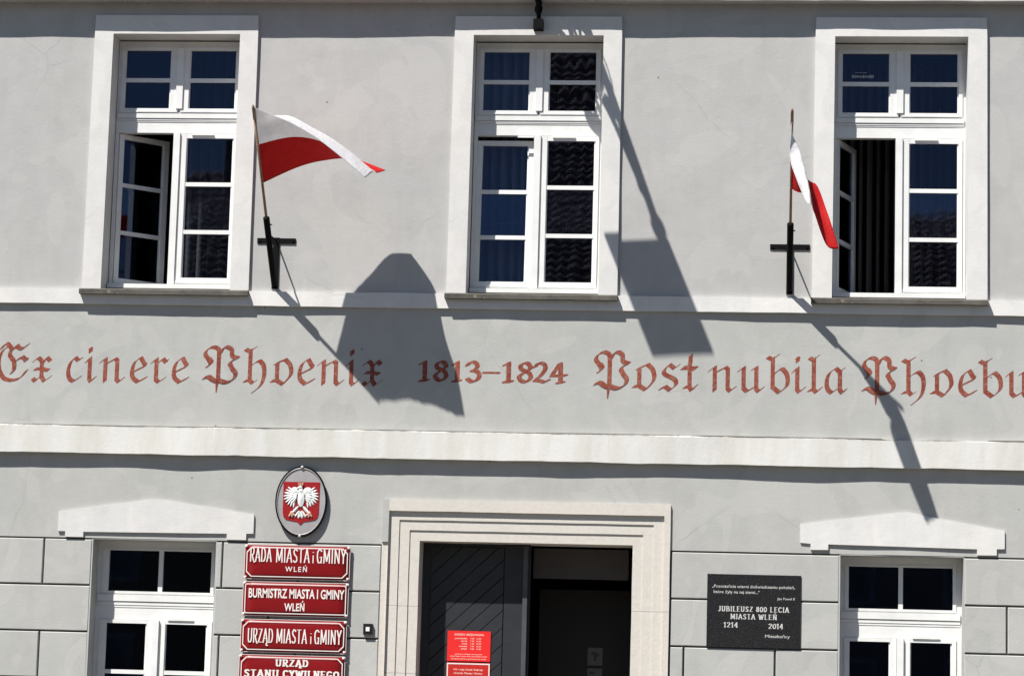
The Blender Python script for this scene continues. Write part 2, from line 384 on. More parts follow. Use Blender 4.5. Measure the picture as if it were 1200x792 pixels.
# ---- upper windows
def add_pane(win, x0, x1, z0, z1, y, xf=None, tilt=0, yw=0):
    cx, cz = (x0+x1)/2, (z0+z1)/2
    bm = bmesh.new(); bx(bm, x0-cx, x1-cx, -.003, .003, z0-cz, z1-cz)
    T = Matrix.Translation((cx, y, cz)) @ Matrix.Rotation(tilt, 4, 'X') @ Matrix.Rotation(yw, 4, 'Z')
    if xf is not None: T = xf @ T
    o = build(bm, 'pane', M['glass'], win); o.matrix_local = T; return o
def sash(win, x0, x1, z0, z1, l, r, b, t, bars, y=.205, xf=None, tilt=0, yw=0, th=.05, barw=.019):
    """casement: stiles l,r rails b,t; bars = heights of the glazing bars"""
    bm = bmesh.new()
    for q in ((x0, x0+l, z0, z1), (x1-r, x1, z0, z1), (x0+l-.001, x1-r+.001, z0, z0+b), (x0+l-.001, x1-r+.001, z1-t, z1)): bx(bm, q[0], q[1], y, y+th, q[2], q[3])
    # inner bead, set back
    e = .010
    for q in ((x0+l, x0+l+e, z0+b, z1-t), (x1-r-e, x1-r, z0+b, z1-t)): bx(bm, q[0]-.002, q[1]+.002*0, y+.012, y+.03, q[2], q[3])
    bx(bm, x0+.012, x1-.012, y-.008, y+.001, z0+b*.18, z0+b*.52)
    build(bm, 'sash', M['white'], win, bevel=.003, xf=xf)
    zz = [z0+b] + list(bars) + [z1-t]
    for z in bars:
        bm = bmesh.new(); bx(bm, x0+l, x1-r, y+.006, y+.034, z-barw, z+barw); build(bm, 'glazing_bar', M['white'], win, bevel=.006, xf=xf)
    for i, (a, c) in enumerate(zip(zz, zz[1:])):
        add_pane(win, x0+l+.001, x1-r-.001, a+(barw if i else 0), c-(barw if i < len(zz)-2 else 0), y+.028, xf, tilt + random.uniform(-.0015, .0015), yw + random.uniform(-.002, .002))
def hinge(x, y, ang):   # opens about a vertical line at (x, y)
    return Matrix.Translation((x, y, 0)) @ Matrix.Rotation(ang, 4, 'Z') @ Matrix.Translation((-x, -y, 0))
def upper_window(xc, left, label):
    bm = bmesh.new()
    for q in ((-.602, -.572, 5.345, 7.722), (.572, .602, 5.345, 7.722), (-.572, .572, 7.665, 7.722), (-.572, .572, 5.345, 5.392), (-.572, .572, 6.838, 7.03)):
        bx(bm, q[0], q[1], .218, .30, q[2], q[3])
    for z0, z1, y in ((6.978, 7.022, .202), (6.956, 6.972, .209), (6.943, 6.951, .213)): bx(bm, -.585, .585, y, .22, z0, z1)
    bx(bm, -.6, .6, .165, .22, 5.345, 5.386)
    win = build(bm, 'window', M['white'], hall, loc=(xc, 0, 0), bevel=.004); win['label'] = label
    # surround: jambs, head and the reveals behind them
    bm = bmesh.new()
    def leg(sx, top_i, bot_i, top_o, bot_o):
        a = [(sx*top_i, 7.735), (sx*bot_i, 5.302), (sx*bot_o, 5.302), (sx*top_o, 7.735)]
        prism(bm, a, -.031, .235)
    leg(-1, .606, .612, .785, .792); leg(1, .604, .606, .775, .782)
    prism(bm, [(-.785, 7.735), (.775, 7.735), (.77, 7.913), (-.78, 7.913)], -.031, .235)
    s = build(bm, 'window_surround', M['trim'], win, bevel=.004)
    bm = bmesh.new(); n = 16; x0, x1 = -.80, .787; rowsv = []
    for i in range(n+1):
        x = x0+(x1-x0)*i/n; e = .003*noise.noise(Vector((x*5+xc, 2, 2)))
        rowsv.append([bm.verts.new(c) for c in ((x, .24, 5.249), (x, -.092+e, 5.247+e), (x, -.094+e, 5.287-e), (x, -.085, 5.297), (x, .24, 5.318))])
    for a, b in zip(rowsv, rowsv[1:]):
        for k in range(5): bm.faces.new((a[k], a[(k+1) % 5], b[(k+1) % 5], b[k]))
    bm.faces.new(rowsv[0]); bm.faces.new(rowsv[-1][::-1])
    build(bm, 'window_sill', M['sill'], win)
    # upper casements
    sash(win, -.571, -.006, 7.026, 7.664, .034, .084, .046, .032, [7.345], tilt=0 if left != 'tilt' else 0)
    sash(win, .002, .571, 7.026, 7.664, .083, .034, .046, .032, [7.345], tilt=0 if left != 'tilt' else .045)
    box('batten', M['white'], win, -.032, .030, .188, .206, 7.068, 7.655, .004)
    # lower right casement with its meeting post
    tl = .012 if left == 'tilt' else 0
    sash(win, .028, .571, 5.394, 6.832, .058, .034, .060, .046, [6.345, 5.89], tilt=tl)
    box('batten', M['white'], win, -.036, .026, .187, .24, 5.392, 6.837, .004)
    box('vent_strip', M['white'], win, .135, .345, .189, .2, 6.812, 6.83, .003)
    # lower left casement
    if left == 'tilt':
        xf = Matrix.Translation((0, .205, 5.394)) @ Matrix.Rotation(-.052, 4, 'X') @ Matrix.Translation((0, -.205, -5.394))
        sash(win, -.571, -.038, 5.394, 6.800, .040, .052, .060, .046, [6.31, 5.875], xf=xf)
        box('vent_strip', M['white'], win, -.19, .0-.04, .189, .2, 6.812, 6.83, .003)
    else:
        xf = hinge(-.571, .25, math.radians(left))
        sash(win, -.571, -.038, 5.394, 6.832, .045, .052, .060, .046, [6.345, 5.89], xf=xf, y=.235, th=.045)
    return win
upper_window(XW[0], 42, 'upper window with its lower left casement swung inward')
upper_window(XW[1], 'tilt', 'upper window in the middle, closed, above the date')
upper_window(XW[2], 70, 'upper window with its lower left casement wide open')

# ---- ground floor windows with low pediments
def lower_window(xc, hw, gl, post, label, ped):
    bm = bmesh.new()
    for q in ((-hw, -hw+.05, .97, 2.985), (hw-.05, hw, .97, 2.985), (-hw+.05, hw-.05, 2.915, 2.985), (-hw+.05, hw-.05, .97, 1.02), (-hw+.05, hw-.05, 2.262, 2.50)):
        bx(bm, q[0], q[1], .213, .30, q[2], q[3])
    for z0, z1, y in ((2.43, 2.49, .198), (2.395, 2.42, .205), (2.374, 2.388, .209)): bx(bm, -hw+.015, hw-.015, y, .215, z0, z1)
    win = build(bm, 'window', M['white'], hall, loc=(xc, 0, 0), bevel=.004); win['label'] = label
    bm = bmesh.new()      # jamb lining (reveal)
    for q in ((-hw-.012, -hw+.002), (hw-.002, hw+.012)): bx(bm, q[0], q[1], .004, .24, .93, 2.983)
    bx(bm, -hw, hw, .004, .24, 2.9835, 2.999)
    build(bm, 'window_reveal', M['wall_lo'], win)
    box('window_sill', M['sill'], win, -hw-.08, hw+.08, -.07, .24, .90, .965, .006)
    # fixed top light with one upright bar
    (a, b, c, d) = gl
    bm = bmesh.new()
    for q in ((-hw+.05, a, 2.50, 2.915), (d, hw-.05, 2.50, 2.915), (a, d, 2.50, 2.522), (a, d, 2.897, 2.915)): bx(bm, q[0], q[1], .205, .245, q[2], q[3])
    build(bm, 'sash', M['white'], win, bevel=.003)
    box('glazing_bar', M['white'], win, b, c, .208, .24, 2.522, 2.897, .005)
    add_pane(win, a, b, 2.522, 2.897, .236, tilt=random.uniform(-.004, .004)); add_pane(win, c, d, 2.522, 2.897, .236, tilt=random.uniform(-.004, .004))
    (e, f, g, h) = post
    bars = [1.785, 1.37]
    sash(win, -hw+.05, f+.055, 1.02, 2.26, e+hw-.05, .055, .06, .033, bars, y=.2)
    sash(win, g-.055, hw-.05, 1.02, 2.26, .055, hw-.05-h, .06, .033, bars, y=.2)
    box('batten', M['white'], win, (f+g)/2-.03, (f+g)/2+.03, .176, .24, 1.02, 2.262, .004)
    box('vent_strip', M['white'], win, g+.02, g+.26, .186, .2, 2.266, 2.284, .003)
    bm = bmesh.new(); prism(bm, ped, -.018, .02)
    build(bm, 'pediment', M['trim'], win, bevel=.004)
    return win
ped = [(-.905,3.048),(-.905,3.226),(-.05,3.354),(.06,3.354),(.918,3.235),(.918,3.062),(.852,3.060),(.852,3.002),(.672,3.002),(.672,3.056),(-.665,3.046),(-.665,2.998),(-.835,2.998),(-.835,3.048)]
lower_window(-3.24, .575, (-.465,.003,.043,.495), (-.472,-.083,.09,.482), 'ground floor window left of the red signs, closed', ped)
ped2 = [(-.905,3.085),(-.905,3.250),(.015,3.374),(.07,3.370),(.905,3.226),(.905,3.067),(.835,3.064),(.835,3.009),(.662,3.007),(.662,3.060),(-.655,3.076),(-.655,3.026),(-.812,3.024),(-.812,3.078)]
lower_window(3.55, .547, (-.462,-.018,.022,.466), (-.460,-.088,.088,.46), 'ground floor window right of the granite plaque, closed', ped2)

# ---- stone portal: stepped mouldings, each recessed behind the one outside it
por = bpy.data.objects.new('door_surround', None); COL.objects.link(por); por.parent = hall
por['label'] = 'stepped beige stone door surround'
def pframe(xl, xr, zt, il, ir, it, y, yb=.18):
    bm = bmesh.new(); n = 14
    def wob(x, z, s): return .0016*noise.noise(Vector((x*3+s, z*4, s)))
    # jambs and lintel, thin strips with a little chipping along their edges
    def strip(x0, x1, z0, z1, vert):
        nonlocal bm
        k = max(2, int(((z1-z0) if vert else (x1-x0))/.07)); R = []
        for i in range(k+1):
            if vert:
                z = z0+(z1-z0)*i/k; pa, pb = (x0, z), (x1, z); wa, wb = (wob(x0, z, 1), 0), (wob(x1, z, 2), 0)
            else:
                x = x0+(x1-x0)*i/k; pa, pb = (x, z0), (x, z1); wa, wb = (0, wob(x, z0, 3)), (0, wob(x, z1, 4))
            a = (pa[0]+wa[0], pa[1]+wa[1]); b = (pb[0]+wb[0], pb[1]+wb[1])
            R.append([bm.verts.new((a[0], y, a[1])), bm.verts.new((b[0], y, b[1])), bm.verts.new((b[0], yb, b[1])), bm.verts.new((a[0], yb, a[1]))])
        for p, q in zip(R, R[1:]):
            for j in range(4): bm.faces.new((p[j], p[(j+1) % 4], q[(j+1) % 4], q[j]))
        bm.faces.new(R[0]); bm.faces.new(R[-1])
    cuts = [0, .62, 1.22, 1.835, 2.44, it]
    for a, b in zip(cuts, cuts[1:]):
        for q in ((xl, il), (ir, xr)):
            strip(q[0], q[1], a+.0012, b-.0012 if b != it else b, True); build(bm, 'moulding', M['stone'], por); bm = bmesh.new()
    strip(xl, xr, it, zt, False)
    return build(bm, 'moulding', M['stone'], por)
pframe(-1.078, 1.482, 3.40, -1.078+.001, 1.426, 3.298, -.022)
pframe(-1.080, 1.426, 3.298, -.983, 1.331, 3.218, .004)
pframe(-.983, 1.331, 3.218, -.888, 1.236, 3.127, .014)
pframe(-.888, 1.236, 3.127, -.795, 1.143, 3.032, .024, .45)
bm = bmesh.new(); bx(bm, -1.137, -1.080, -.004, .1, 0, 3.012); build(bm, 'moulding', M['stone'], por, bevel=.003)
bm = bmesh.new(); bx(bm, -1.137, -1.079, -.020, .1, 3.014, 3.40); build(bm, 'moulding', M['wall_lo'], por, bevel=.003)

# ---- door: fixed anthracite leaf with slanted boards, dark open half beside it
leaf = box('door_leaf', M['door'], hall, -.80, .20, .305, .355, .02, 3.1, .003); leaf['label'] = 'anthracite door leaf with slanted boards'
def clip(poly, a, b, c):     # keep a*x+b*z <= c
    out = []
    for i in range(len(poly)):
        p, q = poly[i], poly[(i+1) % len(poly)]; dp, dq = a*p[0]+b*p[1]-c, a*q[0]+b*q[1]-c
        if dp <= 0: out.append(p)
        if (dp < 0) != (dq < 0) and abs(dp-dq) > 1e-9:
            t = dp/(dp-dq); out.append((p[0]+(q[0]-p[0])*t, p[1]+(q[1]-p[1])*t))
    return out
def chamfered(poly, y0, y1, c):
    bm = bmesh.new(); n = len(poly); cx = sum(p[0] for p in poly)/n; cz = sum(p[1] for p in poly)/n
    def inset(d):
        o = []
        for i in range(n):
            p0, p, p1 = Vector(poly[i-1]), Vector(poly[i]), Vector(poly[(i+1) % n])
            e0, e1 = (p-p0).normalized(), (p1-p).normalized(); n0, n1 = Vector((-e0.y, e0.x)), Vector((-e1.y, e1.x))
            b = (n0+n1); b = b/max(.3, b.length_squared)*2*.5*2
            o.append(p + b*d*.5*1.0)
        return o
    area = sum(poly[i-1][0]*poly[i][1]-poly[i][0]*poly[i-1][1] for i in range(n))
    ins = inset(c if area > 0 else -c)
    A = [bm.verts.new((p.x, y0, p.y)) for p in ins]; B = [bm.verts.new((p[0], y0+c*.8, p[1])) for p in poly]; C = [bm.verts.new((p[0], y1, p[1])) for p in poly]
    bm.faces.new(A)
    for i in range(n):
        j = (i+1) % n; bm.faces.new((A[i], A[j], B[j], B[i])); bm.faces.new((B[i], B[j], C[j], C[i]))
    return bm
pitch = .155; sx0, sx1 = -.715, -.042
for k in range(-6, 22):
    z0 = .1 + k*pitch
    poly = [(sx0, z0), (sx1, z0+(sx1-sx0)*.93), (sx1, z0+(sx1-sx0)*.93+pitch-.004), (sx0, z0+pitch-.004)]
    poly = clip(clip(poly, 0, 1, 3.0), 0, -1, -.12)
    if len(poly) < 3: continue
    build(chamfered(poly, .2895, .306, .007), 'slat', M['door'], leaf)
box('stile', M['door'], leaf, -.036, .135, .288, .306, .1, 3.02, .003)
box('batten', M['doorbar'], leaf, .137, .178, .262, .306, .05, 3.02, .006)
box('transom_board', M['brown_panel'], hall, .215, 1.09, .42, .45, 2.735, 3.01, .003)
box('threshold', M['stone'], hall, -.80, 1.15, -.05, .46, 0.0, .05, .004)

# ---- dim rooms behind the openings
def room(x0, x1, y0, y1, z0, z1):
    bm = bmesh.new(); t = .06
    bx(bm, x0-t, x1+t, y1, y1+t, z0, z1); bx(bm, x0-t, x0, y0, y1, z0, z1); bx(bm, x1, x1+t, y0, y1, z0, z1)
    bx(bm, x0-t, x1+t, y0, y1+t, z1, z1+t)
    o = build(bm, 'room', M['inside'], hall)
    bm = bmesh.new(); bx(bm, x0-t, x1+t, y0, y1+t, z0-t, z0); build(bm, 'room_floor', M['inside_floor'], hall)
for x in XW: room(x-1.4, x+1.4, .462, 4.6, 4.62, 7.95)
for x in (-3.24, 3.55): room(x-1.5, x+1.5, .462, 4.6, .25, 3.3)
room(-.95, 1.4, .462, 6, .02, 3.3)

# ---- painted inscription: broad-nib strokes laid on the plaster
def C_(*p): return catmull([(a, 0, b) for a, b in p], 7)
def L_(*p): return [Vector((a, 0, b)) for a, b in p]
GL = {
 'i': (.62, [L_((.02,.80),(.20,.95)), L_((.22,.97),(.22,.12)), L_((.22,.12),(.32,.02)), L_((.32,.02),(.56,.19)), L_((.20,1.36),(.27,1.31)), L_((.235,1.33),(.235,1.20))]),
 'n': (1.02, [L_((.02,.80),(.20,.95)), L_((.22,.95),(.22,.03)), C_((.22,.72),(.48,.86),(.64,.95)), L_((.64,.95),(.72,.86)), L_((.72,.88),(.72,.12)), L_((.72,.12),(.82,.02)), L_((.82,.02),(1.0,.17))]),
 'u': (1.04, [L_((.02,.82),(.18,.95)), L_((.20,.95),(.20,.14)), L_((.20,.14),(.34,.02)), L_((.34,.02),(.72,.22)), L_((.58,.88),(.74,.97)), L_((.74,.97),(.74,.12)), L_((.74,.12),(.84,.02)), L_((.84,.02),(1.02,.17))]),
 'e': (.84, [C_((.52,1.0),(.24,.82),(.12,.48),(.17,.2),(.42,.02)), L_((.40,.02),(.80,.20)), L_((.52,1.0),(.72,.72)), L_((.74,.74),(.70,.64)), L_((.72,.66),(.16,.42))]),
 'c': (.78, [C_((.44,.98),(.2,.76),(.10,.42),(.18,.14),(.40,.02)), L_((.40,.02),(.74,.20)), L_((.44,.98),(.60,.86)), L_((.60,.86),(.76,.94))]),
 'r': (.72, [L_((.02,.80),(.18,.95)), L_((.20,.95),(.20,.12)), L_((.20,.12),(.32,.02)), L_((.32,.02),(.58,.18)), C_((.20,.72),(.38,.88),(.50,.97)), L_((.48,.96),(.62,.82)), L_((.60,.84),(.68,.90))]),
 'x': (.88, [L_((.08,.82),(.26,.96)), C_((.26,.96),(.42,.82),(.44,.5),(.44,.2)), L_((.44,.2),(.58,.02)), L_((.58,.02),(.84,.20)), L_((.44,.70),(.66,.97)), L_((.66,.97),(.80,.84)), L_((.14,.50),(.40,.52),(.74,.46)), L_((.44,.24),(.20,.06)), L_((.06,.12),(.18,.02))]),
 'h': (.86, [L_((.02,1.36),(.18,1.28)), L_((.18,1.28),(.42,1.44)), L_((.22,1.34),(.22,.14)), L_((.02,.10),(.22,.14)), L_((.22,.14),(.34,.02)), L_((.34,.02),(.44,.10)), C_((.22,.68),(.48,.88),(.62,.90)), C_((.60,.92),(.76,.70),(.78,.30),(.66,-.06),(.38,-.32))]),
 'b': (.86, [L_((.02,1.36),(.18,1.28)), L_((.18,1.28),(.42,1.44)), L_((.22,1.34),(.22,.20)), L_((.22,.20),(.48,.0)), C_((.22,.66),(.50,.90),(.62,.90)), C_((.60,.92),(.78,.68),(.78,.28),(.48,.0))]),
 'l': (.60, [L_((.04,1.36),(.20,1.28)), L_((.20,1.28),(.44,1.44)), L_((.24,1.34),(.24,.14)), L_((.24,.14),(.36,.02)), L_((.36,.02),(.58,.20)), L_((.02,.10),(.24,.14))]),
 'o': (.86, [L_((.22,.84),(.22,.16)), L_((.0,.12),(.20,.14)), L_((.20,.16),(.48,.0)), L_((.14,.80),(.56,.99)), C_((.54,.98),(.76,.76),(.80,.38),(.48,.0))]),
 'a': (.92, [C_((.50,.97),(.22,.76),(.12,.42),(.18,.14),(.34,.02)), L_((.34,.02),(.66,.24)), L_((.50,.98),(.66,.84)), L_((.66,.84),(.82,.95)), L_((.68,.86),(.68,.14)), L_((.68,.14),(.78,.02)), L_((.78,.02),(.92,.15))]),
 's': (.86, [L_((.84,.96),(.66,.84)), L_((.66,.84),(.44,.99)), C_((.44,.99),(.20,.76),(.26,.60),(.66,.42),(.74,.22),(.48,.0)), L_((.48,.0),(.26,.14)), L_((.26,.14),(.04,.04))]),
 't': (.72, [L_((.42,1.36),(.40,1.0)), L_((.38,1.1),(.38,.14)), L_((.38,.14),(.48,.0)), L_((.48,.0),(.70,.20)), L_((.02,.84),(.70,.88)), L_((.10,.90),(.62,.82)), L_((.14,.12),(.36,.14))]),
 'P': (1.52, [C_((.18,.66),(.32,.78),(.20,.98),(.08,1.16),(.20,1.36),(.42,1.44)), C_((.22,.66),(.36,.82),(.26,.98)), C_((.42,1.44),(.62,1.36),(.66,1.14),(.66,.9)), L_((.66,1.1),(.66,.12)), L_((.64,.2),(.60,-.36)),
      C_((.70,1.16),(.84,1.40),(1.0,1.45)), C_((1.0,1.45),(1.18,1.34),(1.20,1.12),(1.32,1.04)), L_((1.32,1.04),(1.46,1.02)), C_((1.40,1.0),(1.18,.88),(1.12,.76)), C_((1.12,.80),(1.24,.58),(1.38,.40),(1.28,.16),(.98,.04),(.7,.10)), L_((.98,.04),(.64,.14)),
      C_((.06,.20),(.24,.26),(.40,.16),(.60,.08)), L_((.30,.25),(.52,.10))]),
 'E': (1.26, [C_((.44,1.42),(.18,1.24),(.04,.86),(.08,.44),(.28,.12),(.58,.04)), C_((.56,.04),(.90,.14),(1.14,.44)), C_((.10,1.30),(.32,1.52),(.56,1.28)), C_((.52,1.32),(.46,1.06),(.62,.84),(.66,.62)), C_((.66,.66),(.64,.46),(.56,.34)), L_((.60,1.30),(.76,1.46)), C_((.70,1.44),(.92,1.32),(1.16,1.50)), L_((.74,.86),(.96,1.0)), L_((.96,1.0),(1.12,.86)), L_((1.08,.84),(1.14,.92))]),
 '1': (.38, [L_((.0,.84),(.22,.96)), L_((.22,.98),(.22,.0)), L_((.0,.0),(.38,.03))]),
 '8': (.74, [C_((.58,.90),(.38,.99),(.16,.86),(.18,.66),(.54,.50),(.66,.24),(.42,.02),(.14,.12),(.10,.32),(.40,.54),(.64,.74),(.54,.92))]),
 '3': (.74, [C_((.06,.80),(.24,.98),(.46,.95),(.56,.78),(.46,.62),(.30,.54)), C_((.30,.56),(.56,.50),(.66,.28),(.52,.06),(.28,.0),(.08,.14))]),
 '2': (.74, [C_((.06,.78),(.24,.98),(.48,.94),(.56,.72),(.40,.42),(.08,.10)), L_((.06,.10),(.34,.09),(.52,.02),(.72,.14))]),
 '4': (.74, [L_((.44,.98),(.06,.36)), L_((.04,.34),(.74,.38)), L_((.48,.98),(.48,.0)), L_((.34,.0),(.62,.03))]),
 '-': (1.0, [L_((.0,.0),(1.0,.0))]),
}
def inscribe(items, zb, xh, nib, ang, label, minw=.10):
    ca, sa = math.cos(ang), math.sin(ang)
    for g, x0, x1, dz in items:
        bm = bmesh.new()
        wd, strokes = GL[g]; sx = (x1-x0)/wd; n_ = nib*xh; cnt = 0
        for st in strokes:
            pts = [(x0 + p.x*sx, zb + dz + p.z*xh) for p in st]
            hw = n_*.5; th = n_*minw*.5
            if g == '-': hw = .011; 
            taper = g in 'P' and st is strokes[4]
            for i in range(len(pts)-1):
                P = []
                for k, q in ((i, pts[i]), (i+1, pts[i+1])):
                    h2 = hw*(1-.85*k/(len(pts)-1)) if taper else hw
                    for s1, s2 in ((1,1),(1,-1),(-1,1),(-1,-1)):
                        P.append((q[0] + s1*h2*ca - s2*th*sa, q[1] + s1*h2*sa + s2*th*ca))
                H = hull(P); cnt += 1
                if len(H) < 3: continue
                yo = -.0010 - cnt*.00002
                bm.faces.new([bm.verts.new((x, wy(x, z) + yo, z)) for x, z in H])
        build(bm, 'painted_letter' if g not in '12348-' else ('painted_digit' if g != '-' else 'painted_dash'), M['letter'], hall)
def w_(l, d=0): return [(g, a, b, d) for g, a, b in l]
A1 = w_([('E',-4.80,-4.496),('x',-4.473,-4.286),('c',-4.145,-4.005),('i',-3.960,-3.862),('n',-3.826,-3.602),('e',-3.548,-3.384),('r',-3.340,-3.188),('e',-3.155,-2.993)])
A1 = [(g, a, b, .02*(a+4.8)/1.8*.6) for g, a, b, d in A1]
inscribe(A1, 4.427, .233, .190, math.radians(38), 'faded red blackletter words Ex cinere')
inscribe(w_([('P',-2.862,-2.521),('h',-2.470,-2.267),('o',-2.213,-2.023),('e',-1.978,-1.816),('n',-1.781,-1.550),('i',-1.515,-1.400),('x',-1.373,-1.188)]), 4.440, .235, .190, math.radians(38), 'faded red blackletter word Phoenix, partly in flag shadow')
inscribe(w_([('1',-.834,-.766),('8',-.711,-.582),('1',-.530,-.467),('3',-.416,-.276)]) + [('-',-.256,-.107,.082)] + w_([('1',-.063,.008),('8',.061,.195),('2',.206,.348),('4',.362,.503)]), 4.494, .182, .23, math.radians(22), 'red painted years 1813-1824', minw=.28)
inscribe(w_([('P',.756,1.088),('o',1.122,1.318),('s',1.355,1.531),('t',1.555,1.695)]), 4.443, .237, .190, math.radians(38), 'faded red blackletter word Post')
inscribe(w_([('n',1.805,2.044),('u',2.075,2.296),('b',2.329,2.527),('i',2.560,2.676),('l',2.704,2.818),('a',2.840,3.035)]), 4.438, .235, .190, math.radians(38), 'faded red blackletter word nubila')
inscribe(w_([('P',3.182,3.492),('h',3.545,3.750),('o',3.805,3.989),('e',4.037,4.202),('b',4.230,4.431),('u',4.472,4.687),('s',4.722,4.889)]), 4.430, .235, .190, math.radians(38), 'faded red blackletter word Phoebus at the right')

# ------------------------------------------------------------------ ground, street, sky-lit square
bm = bmesh.new(); bx(bm, -900, 900, -900, 900, -.30, -.02); g = build(bm, 'ground', M['cobble']); g['kind'] = 'structure'
bm = bmesh.new(); bx(bm, -60, 60, -2.6, 0.0, -.25, 0.0); g = build(bm, 'pavement', M['slab'], bevel=.01); g['kind'] = 'structure'
bm = bmesh.new(); bx(bm, -60, 60, -2.76, -2.604, -.25, .002); g = build(bm, 'kerb', M['stone'], bevel=.01); g['kind'] = 'structure'

# ------------------------------------------------------------------ opposite houses (seen as reflections)
def house(name, label, x0, x1, yf, eave, ridge, mat, nwin):
    h = thing(name, label, 'house', ((x0+x1)/2, yf, 0)); hx = (x1-x0)/2; dp = 10
    bm = bmesh.new(); bx(bm, -hx, hx, -dp, 0, 0, eave); build(bm, 'wall', mat, h)
    for s in (1, -1):
        bm = bmesh.new(); nr = 30; seg = int(2*hx/.075); R = []
        y0 = .35 if s > 0 else -dp-.35; ym = -dp/2
        for r in range(nr):
            for e in (0, 1):
                t = (r + e*.999)/nr; zz = eave-.1 + (ridge-eave+.1)*t + (.10 if e == 0 else 0); yy = y0 + (ym-y0)*t; row = []
                jit = random.uniform(-.01, .01)
                for i in range(seg+1):
                    x = -hx-.2 + (2*hx+.4)*i/seg
                    row.append(bm.verts.new((x, yy, zz + .045*math.sin(i*2*PI/4) + jit + .03*noise.noise(Vector((x*2, r*.8, 1))))))
                R.append(row)
        for a, b in zip(R, R[1:]):
            for i in range(seg): bm.faces.new((a[i], a[i+1], b[i+1], b[i]))
        o = build(bm, 'roof', M['tile'], h)
    bm = bmesh.new(); prism(bm, [(0, eave), (dp, eave), (dp/2, ridge-.1)], 0, .3)
    bmesh.ops.transform(bm, matrix=Matrix.Rotation(PI/2, 4, 'Z'), verts=bm.verts)
    for k, xx in enumerate((-hx+.3, hx)):
        bm2 = bm.copy(); bmesh.ops.translate(bm2, vec=(xx, -dp, 0), verts=bm2.verts); build(bm2, 'gable', mat, h)
    bm.free()
    bm = bmesh.new(); bx(bm, -.5, .5, -dp/2-.4, -dp/2+.4, ridge-.8, ridge+1.0); build(bm, 'chimney', M['tile'], h)
    for i in range(nwin):
        x = -hx + 2*hx*(i+.5)/nwin
        for z in (1.2, 4.2):
            f = box('window', M['white'], h, x-.55, x+.55, -.02, .04, z, z+1.7, .01)
            box('pane', M['glass'], f, x-.47, x+.47, .03, .055, z+.08, z+1.62, 0)
    return h
house('ochre_house', 'ochre house with a dark tiled roof across the square, mirrored in the left window', -24, 2.9, -35, 8.4, 14.6, M['house_a'], 8)
house('grey_house', 'grey house with a tiled roof across the square, mirrored in the right window', 3.0, 24, -35, 8.0, 13.8, M['house_b'], 8)

# ------------------------------------------------------------------ flags
def grid_surface(ctrl, nu=40, nv=24):
    U = len(ctrl); V = len(ctrl[0])
    cols = [[Vector(p) for p in row] for row in ctrl]
    def interp(P, t):
        n = len(P)-1; s = min(t*n, n-1e-6); i = int(s); f = s-i
        a, b, c, d = P[max(i-1, 0)], P[i], P[i+1], P[min(i+2, n)]
        return .5*((2*b) + (c-a)*f + (2*a-5*b+4*c-d)*f*f + (3*b-a-3*c+d)*f**3)
    out = []
    for i in range(nu+1):
        row = [interp([cols[k][j] for k in range(U)], i/nu) for j in range(V)]
        out.append([interp(row, j/nv) for j in range(nv+1)])
    return out
def flag(label, foot, tip, ctrl, split):
    t = thing('flag', label, 'flag', foot, 'white and red flags on the facade')
    f = Vector(foot); d = (Vector(tip)-f)
    bm = bmesh.new(); tube(bm, [d*.22, d*.5, d*.93], [.0135, .0125, .0115], 10); tube(bm, [d*.92, d*.985, d], [.014, .014, .006], 10)
    build(bm, 'flag_pole', M['pole'], t, smooth=True)
    G = grid_surface(ctrl); bm = bmesh.new(); nu, nv = len(G)-1, len(G[0])-1
    W = []
    for i, row in enumerate(G):
        r = []
        for j, p in enumerate(row):
            q = p + Vector((0, 1, .3))*((.012*noise.noise(Vector((i*.16, j*.22, 4))) + .006*noise.noise(Vector((i*.45+j*.2, j*.5-i*.1, 9))) + .004*noise.noise(Vector((i*1.1, j*.3, 2))))*min(1, i/3)*min(1, .25+j/8))
            r.append(bm.verts.new(q - f))
        W.append(r)
    for i in range(nu):
        for j in range(nv):
            fc = bm.faces.new((W[i][j], W[i+1][j], W[i+1][j+1], W[i][j+1])); fc.smooth = True
            fc.material_index = 0 if j >= split[i] else 1
    # thickness so the cloth is not paper thin
    HEM = {jj: [W[i][jj].co.copy() for i in range(nu+1)] for jj in (0, nv)}; HEM['tie'] = [W[0][0].co.copy(), W[0][nv//2].co.copy(), W[0][nv].co.copy()]
    me_o = build(bm, 'cloth', [M['flag_white'], M['flag_red']], t)
    for jj, mt in ((nv, 'flag_white'), (0, 'flag_red')):
        hb = bmesh.new(); tube(hb, [W_ for W_ in HEM[jj]], .0028, 5); build(hb, 'hem', M[mt], t)
    for q in (HEM['tie']):
        hb = bmesh.new(); tube(hb, [q+Vector((.013*math.cos(a*PI/4), -.013*math.sin(a*PI/4), 0)) for a in range(9)], .003, 5); build(hb, 'tie', M['flag_white'], t)
    md = me_o.modifiers.new('thickness', 'SOLIDIFY'); md.thickness = .0012; md.offset = 0
    for p in me_o.data.polygons: p.use_smooth = True
    return t
def interp_ctrl(c): return c
def on_pole(foot, tip, ts):
    f, d = Vector(foot), Vector(tip)-Vector(foot); return [tuple(f+d*t) for t in ts]
P1 = ((-2.217, -.03, 5.36), (-2.252, -1.215, 6.787)); P2 = ((2.520, -.03, 5.36), (2.512, -1.215, 6.781))
